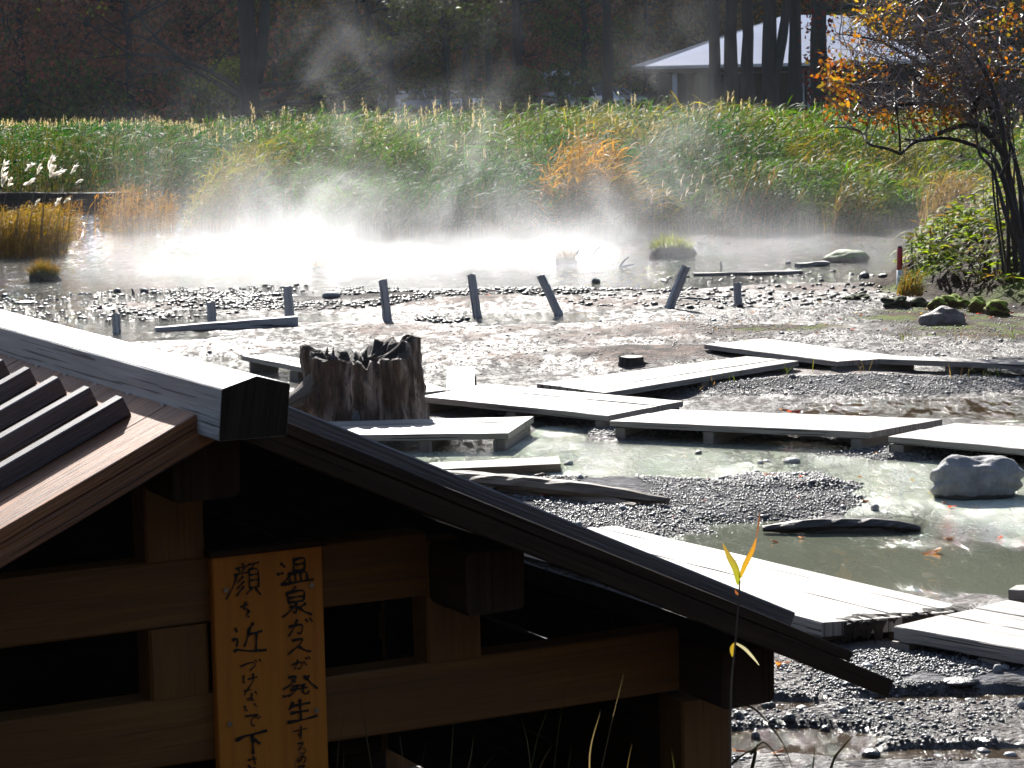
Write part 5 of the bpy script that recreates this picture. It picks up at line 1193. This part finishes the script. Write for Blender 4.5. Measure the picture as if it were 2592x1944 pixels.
def hut_grass():
    spots = [(905, 1700, 960, 8), (870, 1880, 830, 5), (1010, 1850, 1020, 6), (1080, 1880, 1075, 6), (1150, 1800, 1130, 10), (1200, 1850, 1140, 8), (1320, 1810, 1345, 8), (1400, 1760, 1330, 6), (1520, 1800, 1500, 9), (1400, 1880, 1360, 9), (1450, 1870, 1420, 6), (1260, 1900, 1200, 6), (1600, 1880, 1580, 5), (1700, 1900, 1720, 5), (770, 1860, 700, 5), (880, 1760, 845, 5), (1440, 1690, 1390, 4), (1580, 1700, 1500, 4)]
    for i, (tx, ty, bx, w) in enumerate(spots):
        D = 7.0 + 0.3 * rnd.random(); q0 = AT(bx, 2060, D); q2 = AT(tx, ty, D); q1 = (q0 + q2) / 2 + Rv * rnd.uniform(-0.02, 0.02) + Uv * 0.02
        C_ = curve([q0, q1, q2], 6); n = len(C_); V = []; ww = w / FPX * D * 0.26
        for k, q in enumerate(C_):
            x = k / (n - 1); V += [q - Rv * ww * (1 - x ** 2 * 0.95), q + Rv * ww * (1 - x ** 2 * 0.95)]
        f = [[2 * k, 2 * k + 1, 2 * k + 3, 2 * k + 2] for k in range(n - 1)]
        col = np.tile([(0.09, 0.065, 0.03), (0.05, 0.06, 0.018), (0.14, 0.11, 0.07)][i % 3], (len(V), 1))
        o = np_mesh('thin_grass', V, f, None, col, M_leaf, loc=q0); tag(o, 'thin grass blade growing in the dark under the hut front', 'grass', 'grass blades before the hut front', 'thing')
    for i, (pts, w, lab) in enumerate([([(1890, 2000), (1912, 1905), (1900, 1910), (1935, 1880), (1985, 1940)], 9, 'arching dark blade curling over at the bottom beside the hut corner'), ([(2085, 2010), (2110, 1925), (2135, 1890), (2160, 1862)], 8, 'dark pointed blade leaning right at the bottom of the photo'),
                                        ([(2050, 2010), (2058, 1940), (2063, 1890)], 7, 'upright dark blade left of the one leaning right'), ([(1860, 1780), (1910, 1795), (1960, 1850), (1990, 1900), (2010, 1960)], 5, 'long thin stem arching right from the hut corner'), ([(1850, 1935), (1890, 1905), (1945, 1888)], 6, 'low dark blade pointing right from the hut corner post')]):
        D = 8.2; C_ = curve([AT(x, y, D) for x, y in pts], 6); n = len(C_); V = []; ww = w / FPX * D * 0.6
        for k, q in enumerate(C_):
            x = k / (n - 1); d = C_[min(k + 1, n - 1)] - C_[max(k - 1, 0)]; d /= np.linalg.norm(d) + 1e-9; s = np.cross(d, Fv); s /= np.linalg.norm(s); V += [q - s * ww * (1 - x * 0.85), q + s * ww * (1 - x * 0.85)]
        f = [[2 * k, 2 * k + 1, 2 * k + 3, 2 * k + 2] for k in range(n - 1)]
        o = np_mesh('thin_grass', V, f, None, np.tile((0.05, 0.045, 0.025), (len(V), 1)), M_leaf, loc=C_[0]); tag(o, lab, 'grass', None, 'thing')
hut_grass()

# ------------------------------------------------------------------ building with the big pale roof
def gy0(x, y): return hz(x, y)
def building():
    D = 130.0
    ez = 3.1
    L = AT(1634, 178, D); R = AT(2330, 148, D + 4); zg = 0.5
    c = (L + R) / 2; t = empty('visitor_building', (c[0], c[1] + 4, zg), 'low building with a big pale hipped metal roof half hidden by tree trunks', 'building')
    m_ = NT('standing seam roof'); o = m_.N('TexCoord').outputs['Object']
    n = m_.noise(o, 0.8, 5)
    b = m_.N('BsdfPrincipled', {'Base Color': m_.mix(n, (0.72, 0.74, 0.8), (0.86, 0.88, 0.92)), 'Metallic': 0.85, 'Roughness': 0.3, 'Normal': m_.bump(n, 0.01)}); m_.surf(b.outputs[0]); MR = m_.m
    x0, x1 = L[0], R[0]; y0 = L[1]; dep = 15.0; ry = y0 + dep / 2; rz = ez + 2.75
    A = np.array([x0, y0, ez]); B = np.array([x1, y0, ez]); C_ = np.array([x1, y0 + dep, ez]); Dd = np.array([x0, y0 + dep, ez])
    r0 = AT(1988, 38, D + 7.5); r0 = np.array([r0[0], ry, r0[2]]); r1 = np.array([x1 - 3.5, ry, r0[2] - 0.1])
    def slab(name, pts, mat, th=0.16):
        pts = [np.array(p) for p in pts]; n = len(pts); m = MB(); m.add(pts + [p - EZ * th for p in pts], [list(range(n)), list(range(2 * n - 1, n - 1, -1))] + [[i, n + i, n + (i + 1) % n, (i + 1) % n] for i in range(n)]); return m.build(name, mat, t)
    g = 0.01
    slab('roof_front', [A, B, r1, r0], MR); slab('roof_side', [Dd + (0, 0, g), A + (-0.02, 0.02, g), r0 + (-0.02, 0, g)], MR); slab('roof_side', [B + (0.02, 0.02, g), C_ + (0, 0, g), r1 + (0.02, 0, g)], MR); slab('roof_back', [C_ + (0, 0, 2 * g), Dd + (0, 0, 2 * g), r0 + (0, 0.03, g), r1 + (0, 0.03, g)], MR)
    m = MB(); m.beam(A + (0.1, 0.06, -0.28), B + (-0.1, 0.06, -0.28), 0.12, 0.22); m.build('fascia', M_dark, t)
    m = MB(); m.beam((x0 + 1.5, y0 + 2.2, zg + 1.15), (x1 - 1, y0 + 2.2, zg + 1.15), 0.2, 2.5); m.build('wall', M_wall, t)
    m = MB(); m.beam((x0 + 1.5, y0 + 2.3, zg + 1.15), (x0 + 1.5, y0 + dep - 1, zg + 1.15), 0.2, 2.5); m.build('wall', M_wall, t)
    for k in range(7):
        xx = x0 + 2.3 + k * (x1 - x0 - 4) / 7
        w = MB(); w.beam((xx, y0 + 2.07, zg + 1.25), (xx + 1.35, y0 + 2.07, zg + 1.25), 0.05, 1.7); f = w.build('window', M_win, t)
        w = MB(); w.beam((xx + 0.66, y0 + 2.03, zg + 0.4), (xx + 0.66, y0 + 2.03, zg + 2.1), 0.05, 0.05, up=(0, 1, 0)); w.build('frame', M_dark, f)
    p = AT(1708, 236, D + 0.5); m = MB(); m.beam((p[0], p[1], zg - 0.2), (p[0], p[1], ez - 0.3), 0.24, 0.24, up=(0, 1, 0)); m.build('pillar', M_wallw, t)
    p = AT(2040, 200, D + 1.5); m = MB(); m.beam((p[0] - 0.25, p[1], zg + 1.1), (p[0] + 0.75, p[1], zg + 1.1), 0.1, 2.6); m.build('wall_panel', M_wallw, t)
    for px in (1760, 1900, 2040, 2180):
        p = AT(px, 236, D + 0.6); m = MB(); m.beam((p[0], p[1], zg - 0.2), (p[0], p[1], ez - 0.3), 0.14, 0.14, up=(0, 1, 0)); m.build('pillar', M_dark, t)
building()

# ------------------------------------------------------------------ parked cars
def car(px, py, D, body, label, L=4.2, Wd=1.7, Hh=1.5, rot=1.2, kind='car'):
    p = AT(px, py, D); z0 = hz(p[0], p[1]); p = np.array([p[0], p[1], z0])
    t = empty('parked_' + kind, p, label, 'car' if kind == 'car' else 'van', 'vehicles parked beyond the reeds')
    ca, sa = cos(rot), sin(rot)
    def q(x, y, z): return p + np.array([x * ca - y * sa, x * sa + y * ca, z])
    h = Wd / 2
    def prism(name, prof, w, mat, par=t, w2=None):
        m = MB(); n = len(prof); w2 = w2 or [w] * n
        vs = [q(x, -ww, z) for (x, z), ww in zip(prof, w2)] + [q(x, ww, z) for (x, z), ww in zip(prof, w2)]
        m.add(vs, [list(range(n)), list(range(2 * n - 1, n - 1, -1))] + [[i, n + i, n + (i + 1) % n, (i + 1) % n] for i in range(n)]); return m.build(name, mat, par)
    if kind == 'car':
        b = prism('body', [(-L / 2, .35), (-L / 2, .75), (-L / 2 + .1, .9), (L / 2 - 1.1, .95), (L / 2 - .15, .78), (L / 2, .6), (L / 2, .35)], h, body)
        prism('cabin_glass', [(-L / 2 + .12, .905), (-L / 2 + .45, Hh - .08), (L / 2 - 1.9, Hh - .08), (L / 2 - 1.15, .955)], h - .08, M_glass, t, [h - .06, h - .2, h - .2, h - .06])
        prism('roof', [(-L / 2 + .40, Hh - .075), (-L / 2 + .5, Hh), (L / 2 - 2.0, Hh), (L / 2 - 1.82, Hh - .075)], h - .17, body, t)
        for s in (-1, 1):
            for a, c_ in (((L / 2 - 1.87, Hh - .06), (L / 2 - 1.1, .96)), ((-L / 2 + .42, Hh - .06), (-L / 2 + .1, .92)), ((-.35, Hh - .06), (-.3, .95))):
                m = MB(); m.beam(q(a[0], s * (h - .18), a[1]), q(c_[0], s * (h - .05), c_[1]), .06, .06); m.build('window_pillar', body, t)
            m = MB(); m.beam(q(L / 2 - .02, s * (h - .3), .66), q(L / 2 + .02, s * (h - .3), .66), .32, .14); m.build('headlight', M_lamp, t)
        m = MB(); m.beam(q(L / 2 - .01, -.45, .48), q(L / 2 - .01, .45, .48), .06, .16); m.build('grille', M_glass, t)
    else:
        b = prism('body', [(-L / 2, .45), (-L / 2, Hh - .1), (-L / 2 + .1, Hh), (L / 2 - 1.4, Hh), (L / 2 - .9, Hh - .35), (L / 2 - .5, 1.15), (L / 2, .95), (L / 2, .45)], h, body)
        for s in (-1, 1):
            prism_ = MB(); prism_.add([q(x, s * (h + .012), z) for x, z in ((-L / 2 + .5, 1.25), (-L / 2 + .5, 1.9), (-.1, 1.9), (-.1, 1.25))], [[0, 1, 2, 3]]); prism_.build('side_window', M_glass, t)
        m = MB(); m.add([q(L / 2 - .87, -h + .15, Hh - .34), q(L / 2 - .87, h - .15, Hh - .34), q(L / 2 - .47, h - .12, 1.17), q(L / 2 - .47, -h + .12, 1.17)], [[0, 1, 2, 3]]); m.build('windscreen', M_glass, t)
        m = MB(); m.add([q(-L / 2 - .012, -h + .2, 1.15), q(-L / 2 - .012, h - .2, 1.15), q(-L / 2 - .012, h - .2, 1.9), q(-L / 2 - .012, -h + .2, 1.9)], [[0, 1, 2, 3]]); m.build('rear_window', M_glass, t)
        for s in (-1, 1):
            m = MB(); m.beam(q(L / 2 - .02, s * (h - .3), .75), q(L / 2 + .02, s * (h - .3), .75), .3, .18); m.build('headlight', M_lamp, t)
    for sx in (-1, 1):
        for s in (-1, 1):
            m = MB(); c0 = q(sx * (L / 2 - .8), s * (h - .12), .32); c1 = q(sx * (L / 2 - .8), s * (h + .02), .32); m.tube([c0, c1], .32, 14); w = m.build('wheel', M_tyre, t)
            m = MB(); m.tube([c1, c1 + (c1 - c0) * .12], .18, 10); m.build('rim', M_cars, w)
car(1012, 262, 178, M_cars, 'silver car at the left end of the car park row', rot=-1.15)
car(1090, 262, 175, M_carb, 'blue grey car in the middle of the left group of parked cars', rot=-1.1, Hh=1.65)
car(1172, 262, 177, M_carw, 'white car at the right of the left group of parked cars', rot=-1.2)
car(1405, 262, 192, M_carw, 'white camper van standing behind the trees', 5.0, 1.9, 2.7, -1.45, 'van')
car(1512, 260, 176, M_carw, 'white car by the trunks left of the building', rot=-1.0, Hh=1.9)
car(1572, 262, 178, M_cars, 'small white car nosing out nearest the building', 3.4, 1.5, 1.5, rot=-0.5)

# ------------------------------------------------------------------ forest
def tree_mesh(seed, H, r0, crown, colr, nleaf, lsize, bare=False, lean=0.0, fork=False, low=1.2, spread=3.5, limbs=9):
    r = random.Random(seed); MBt = MB(); tips = []
    def limb(p, d, L, rad, depth):
        pts = [np.array(p, float)]; d = np.array(d, float); n = 6
        for i in range(n):
            d = d + np.array([r.gauss(0, .14), r.gauss(0, .14), r.gauss(0.02, .10)]); d /= np.linalg.norm(d); pts.append(pts[-1] + d * L / n)
        MBt.tube(pts, list(np.linspace(rad, rad * 0.3, n + 1)), 6, 0.05, False)
        for i in range(2, n + 1): tips.append(pts[i])
        if depth > 0:
            for k in range(r.randint(2, 4)):
                i = r.randint(2, n); dd = d + np.array([r.gauss(0, .7), r.gauss(0, .7), r.gauss(0.05, .45)]); limb(pts[i], dd / np.linalg.norm(dd), L * r.uniform(.4, .65), rad * 0.42, depth - 1)
    k = 14; pts = [np.array([lean * H * (i / k) ** 1.3 + r.gauss(0, .03) * i / 4, r.gauss(0, .03) * i / 4, H * i / k - 0.3]) for i in range(k + 1)]
    rad = [r0 * (1 + 0.45 * exp(-i * 0.9)) * (1 - 0.72 * i / k) for i in range(k + 1)]
    MBt.tube(pts, rad, 10, 0.05, False)
    if fork:
        b = pts[2]; q = [b, b + (0.35, 0, 1.2), b + (0.6, 0, 2.6), b + (0.75, 0.1, 4.2), b + (0.8, 0.1, 7.5)]; MBt.tube(curve(q, 4), list(np.linspace(r0 * 0.75, r0 * 0.3, 17)), 9, 0.05, False)
    for i in range(limbs):
        t = r.uniform(low / H, 0.95); p = np.array([np.interp(t * k, range(k + 1), [q[j] for q in pts]) for j in range(3)])
        a = r.uniform(0, 2 * pi); e = r.uniform(0.0, 0.55); d = np.array([cos(a) * cos(e), sin(a) * cos(e), sin(e)])
        limb(p, d, spread * r.uniform(.6, 1.1) * (1.15 - 0.5 * t), r0 * 0.3, 2 if bare else 1)
    T = np.array(tips); rg = np.random.default_rng(seed)
    if nleaf:
        # leaf clumps round the limb tips with gaps between
        cl = T[rg.integers(0, len(T), max(12, nleaf // 45))]; base = cl[rg.integers(0, len(cl), nleaf)]
        cen = base + rg.normal(0, 1, (nleaf, 3)) * np.array([0.5, 0.5, 0.33]) * crown
        cen = cen[cen[:, 2] > 0.4]; n = len(cen)
        hue = rg.uniform(0, 1, len(cl)); ci = np.array(colr)
        shade = rg.uniform(0.45, 1.5, (n, 1)); pick = rg.integers(0, len(ci), n); col = ci[pick] * shade
        V, Q, C_ = cards(cen, 0.9, lsize * rg.uniform(0.6, 1.3, n), col, 0.7)
    else: V = Q = C_ = None
    return MBt, V, Q, C_
PROTO = {}
def proto_tree(key, **kw):
    MBt, V, Q, C_ = tree_mesh(**kw); PROTO[key] = (MBt, V, Q, C_)
RED = [(0.18, 0.065, 0.045), (0.22, 0.075, 0.045), (0.12, 0.065, 0.045)]; GRN = [(0.035, 0.065, 0.02), (0.06, 0.085, 0.022), (0.085, 0.09, 0.02)]
ORA = [(0.20, 0.095, 0.018), (0.13, 0.085, 0.02), (0.08, 0.08, 0.02), (0.24, 0.095, 0.018)]; YEL = [(0.30, 0.30, 0.04), (0.16, 0.18, 0.03)]; BRN = [(0.085, 0.055, 0.032), (0.12, 0.07, 0.035), (0.065, 0.055, 0.03)]
RED, GRN, ORA, BRN = [[tuple(k * 1.5 for k in c) for c in q] for q in (RED, GRN, ORA, BRN)]
proto_tree('red', seed=1, H=11, r0=0.24, crown=1.5, colr=RED, nleaf=5200, lsize=0.24, low=0.8, spread=4.2, limbs=16)
proto_tree('green', seed=2, H=12, r0=0.28, crown=1.4, colr=GRN, nleaf=5200, lsize=0.24, low=1.0, spread=4.0, limbs=15)
proto_tree('orange', seed=3, H=11, r0=0.24, crown=1.3, colr=ORA, nleaf=4200, lsize=0.22, low=1.8, spread=4.0, limbs=14)
proto_tree('brown', seed=4, H=13, r0=0.3, crown=1.4, colr=BRN, nleaf=4800, lsize=0.24, low=1.2, spread=4.2, limbs=15)
proto_tree('trunk', seed=5, H=16, r0=0.24, crown=1.3, colr=BRN, nleaf=2200, lsize=0.24, low=5.0, spread=4.0, limbs=11)
proto_tree('bush', seed=6, H=2.6, r0=0.07, crown=0.7, colr=GRN + BRN[:1], nleaf=1900, lsize=0.2, low=0.3, spread=1.6, limbs=12)
protomesh = {}
def place_tree(key, px, D, label, scale=1.0, rot=None, group='trees of the shaded forest', name='forest_tree', cat='tree', x=None):
    if x is None: p = AT(px, 250, D)
    else: p = np.array([x, D, 0])
    z = hz(p[0], p[1]); t = empty(name, (p[0], p[1], z), label, cat, group)
    t.scale = (scale,) * 3; t.rotation_euler.z = rnd.uniform(0, 6.28) if rot is None else rot
    if key not in protomesh:
        MBt, V, Q, C_ = PROTO[key]; a = MBt.build('trunk', M_bark, None, True); c = np_mesh('crown', V, Q, None, C_, M_leaf) if V is not None else None
        a.parent = t
        if c: c.parent = t
        protomesh[key] = (a, c)
    else:
        for o in protomesh[key]:
            if o is None: continue
            k = o.copy(); COL.objects.link(k); k.parent = t
    return t
LAB = {'red': 'dark reddish brown leafy tree in the shaded forest', 'green': 'dark green leafy tree in the shaded forest', 'orange': 'dull orange leaved tree in the shaded forest', 'brown': 'brown leaved tree in the shaded forest', 'trunk': 'tall bare-trunked tree in the shaded forest', 'bush': 'low dark bush at the forest edge'}
FT = [('red', 60, 118), ('red', 230, 124), ('red', 330, 112), ('green', 20, 140), ('red', 150, 150), ('brown', 420, 130), ('red', 480, 116), ('green', 560, 135), ('brown', 520, 150), ('orange', 700, 128), ('green', 780, 140), ('orange', 860, 204), ('brown', 940, 132), ('green', 1000, 206), ('orange', 1120, 210), ('green', 1090, 214), ('orange', 1210, 204), ('brown', 1290, 208), ('orange', 1340, 213), ('green', 1480, 158), ('orange', 1400, 208), ('brown', 1590, 210), ('green', 1700, 210), ('brown', 1800, 160), ('orange', 1900, 168), ('brown', 2000, 165), ('orange', 2120, 160), ('green', 2250, 155), ('orange', 2330, 160), ('brown', 2450, 150), ('green', 2560, 155),
      ('trunk', 990, 128), ('trunk', 1180, 118), ('trunk', 1130, 126), ('trunk', 1540, 116), ('trunk', 1310, 124), ('trunk', 1240, 132), ('trunk', 420, 132)]
for k in range(46):   # second and third ranks, on the foot of the slope
    FT.append((rnd.choice(['red', 'brown', 'green', 'orange', 'brown']) if k % 46 > 14 else rnd.choice(['red', 'red', 'brown', 'green']), (k * 2592 / 46 + rnd.uniform(-30, 30)) if k % 46 > 14 else rnd.uniform(-50, 800), rnd.uniform(178, 235)))
for k in range(30): FT.append((rnd.choice(['green', 'brown', 'orange']), -150 + k * 96 + rnd.uniform(-20, 20), rnd.uniform(240, 262)))
for key, px, D in FT: place_tree(key, px, D, LAB[key], rnd.uniform(0.85, 1.15))
for k in range(30):
    px = rnd.uniform(-40, 2600)
    if 900 < px < 1270 or 1300 < px < 2280: continue
    place_tree('bush', px, rnd.uniform(106, 122), LAB['bush'], rnd.uniform(0.8, 1.4), None, 'bushes at the forest edge', 'forest_bush', 'bush')
# individual trees that stand out
def special(name, px, D, label, cat='tree', **kw):
    MBt, V, Q, C_ = tree_mesh(**kw); p = AT(px, 250, D); t = empty(name, (p[0], p[1], hz(p[0], p[1])), label, cat)
    a = MBt.build('trunk', M_bark, None, True); a.parent = t
    if V is not None: c = np_mesh('crown', V, Q, None, C_, M_leaf); c.parent = t
    return t
special('forest_tree', 632, 100, 'big grey tree with spreading bare limbs in the dark forest at left', seed=31, H=15, r0=0.42, crown=0.8, colr=YEL, nleaf=260, lsize=0.2, bare=True, fork=True, low=1.6, spread=6.5, limbs=13)
special('forest_bush', 575, 101, 'yellow green bush catching light left of the big grey tree', 'bush', seed=33, H=3.6, r0=0.07, crown=0.7, colr=YEL, nleaf=1400, lsize=0.15, low=1.6, spread=1.2, limbs=7)
for i, (px, sc, lab) in enumerate([(1808, 0.36, 'slim dark trunk crossing the left half of the pale roof'), (1852, 0.42, 'dark trunk second from left before the pale roof'), (1893, 0.38, 'dark trunk just left of the forked one'), (2012, 0.42, 'straight dark trunk right of the forked one before the roof')]):
    special('forest_tree', px, 104 + i, lab, seed=60 + i, H=15, r0=sc * 0.78, crown=1.0, colr=ORA, nleaf=160, lsize=0.2, bare=True, low=5.0, spread=3.2, limbs=8)
special('forest_tree', 1948, 103, 'forked twin-stemmed dark tree in front of the pale roof', seed=71, H=15, r0=0.36, crown=1.0, colr=ORA, nleaf=120, lsize=0.2, bare=True, fork=True, low=5.0, spread=3.2, limbs=8)
tt = special('forest_tree', 2076, 92, 'thick trunk wrapped in red creeper at the right end of the roof', seed=81, H=14, r0=0.36, crown=1.0, colr=ORA, nleaf=700, lsize=0.2, bare=True, low=4.4, spread=3.0, limbs=8)
n = 520; a = RG.uniform(0, 2 * pi, n); zz_ = RG.uniform(0.8, 8, n); cen = np.stack([np.cos(a) * 0.42, np.sin(a) * 0.42, zz_], 1) + RG.normal(0, 0.14, (n, 3))
V, Q, C_ = cards(cen, 0.9, RG.uniform(0.12, 0.24, n), vary((0.22, 0.03, 0.02), n, 0.5, 0.2), 0.7); cr = np_mesh('creeper', V, Q, None, C_, M_leaf); cr.parent = tt
special('forest_tree', 1135, 94, 'small round green tree in front of the car park', seed=91, H=6.2, r0=0.12, crown=0.9, colr=[(0.04, 0.06, 0.015), (0.06, 0.075, 0.016)], nleaf=2600, lsize=0.17, low=1.8, spread=2.0, limbs=12)

# ------------------------------------------------------------------ steam over the hot water
def steam():
    x0, x1, y0, y1, z0, z1 = -13.0, 13.0, 34.0, 62.0, 0.012, 5.2
    m = MB(); p = [(x, y, z) for z in (z0, z1) for y in (y0, y1) for x in (x0, x1)]
    m.add(p, [[0, 2, 3, 1], [4, 5, 7, 6], [0, 1, 5, 4], [2, 6, 7, 3], [0, 4, 6, 2], [1, 3, 7, 5]])
    t = NT('steam'); o = t.N('TexCoord').outputs['Object']
    s = t.N('SeparateXYZ'); t.l.new(o, s.inputs[0]); X, Y, Z = s.outputs
    n1 = t.noise(t.vscale(o, (0.55, 0.35, 0.6)), 1.0, 5, 0.6, 0.6)
    n2 = t.noise(t.vscale(o, (0.30, 0.2, 0.22)), 1.0, 2, 0.5, 0.3)
    def mr(v, a, b, c, d):
        k = t.N('MapRange', {1: a, 2: b, 3: c, 4: d}, interpolation_type='SMOOTHSTEP'); t.l.new(v, k.inputs[0]); return k.outputs[0]
    def ex(v): return t.math('EXPONENT', v)
    low = t.math('MULTIPLY', ex(t.math('MULTIPLY', Z, -2.1)), mr(n1, 0.40, 0.66, 0.04, 1.0))
    lowx = t.math('MULTIPLY', mr(X, -7.5, -3.8, 0.0, 1.0), t.math('SUBTRACT', 1.0, t.math('MULTIPLY', mr(X, 0.0, 4.5, 0, 1), 0.78)))
    lowy = t.math('MULTIPLY', mr(Y, 35.5, 39.0, 0, 1), mr(Y, 48.5, 45.0, 0, 1))
    low = t.math('MULTIPLY', t.math('MULTIPLY', low, lowx), lowy)
    # rising wisps, drifting right as they climb
    xx = t.math('SUBTRACT', X, t.math('MULTIPLY', Z, 0.25))
    def col(c, w): 
        q = t.math('DIVIDE', t.math('SUBTRACT', xx, c), w); return ex(t.math('MULTIPLY', t.math('MULTIPLY', q, q), -1.0))
    cols = t.math('ADD', t.math('ADD', t.math('MULTIPLY', col(-3.4, 1.1), 1.0), t.math('MULTIPLY', col(-1.2, 0.8), 0.5)), t.math('ADD', t.math('MULTIPLY', col(1.9, 1.0), 0.55), t.math('MULTIPLY', col(-6.0, 1.0), 0.25)))
    n3 = t.noise(t.vscale(o, (0.8, 0.45, 0.7)), 1.0, 5, 0.62, 0.9)
    wisp = t.math('MULTIPLY', t.math('MULTIPLY', cols, mr(n3, 0.49, 0.72, 0, 1)), t.math('ADD', ex(t.math('MULTIPLY', Z, -0.9)), t.math('MULTIPLY', ex(t.math('MULTIPLY', Z, -0.3)), 0.2)))
    wisp = t.math('MULTIPLY', wisp, t.math('MULTIPLY', mr(Y, 38, 41, 0, 1), mr(Y, 49, 45.5, 0, 1)))
    ed = t.math('MULTIPLY', mr(Z, 5.1, 3.6, 0, 1), 1.0)
    den = t.math('MULTIPLY', t.math('ADD', t.math('MULTIPLY', low, 0.24), t.math('MULTIPLY', wisp, 0.26)), ed)
    v = t.N('VolumePrincipled', {'Color': (0.96, 0.97, 1.0, 1), 'Density': den, 'Anisotropy': 0.45}); t.l.new(v.outputs[0], t.out.inputs['Volume'])
    try: t.m.cycles.volume_step_rate = 1.0
    except Exception: pass
    st = m.build('steam', t.m); tag(st, 'white steam rising from the hot pond', kind='stuff')
steam()

def haze():
    m = MB(); x0, x1, y0, y1, z0, z1 = -260.0, 260.0, -55.0, 520.0, -2.0, 285.0
    p = [(x, y, z) for z in (z0, z1) for y in (y0, y1) for x in (x0, x1)]
    m.add(p, [[0, 2, 3, 1], [4, 5, 7, 6], [0, 1, 5, 4], [2, 6, 7, 3], [0, 4, 6, 2], [1, 3, 7, 5]])
    t = NT('haze'); v = t.N('VolumePrincipled', {'Color': (0.8, 0.88, 1.0, 1), 'Density': 0.00010, 'Anisotropy': 0.2}); t.l.new(v.outputs[0], t.out.inputs['Volume'])
    tag(m.build('haze', t.m), 'thin blue autumn haze filling the valley air', kind='stuff')
haze()
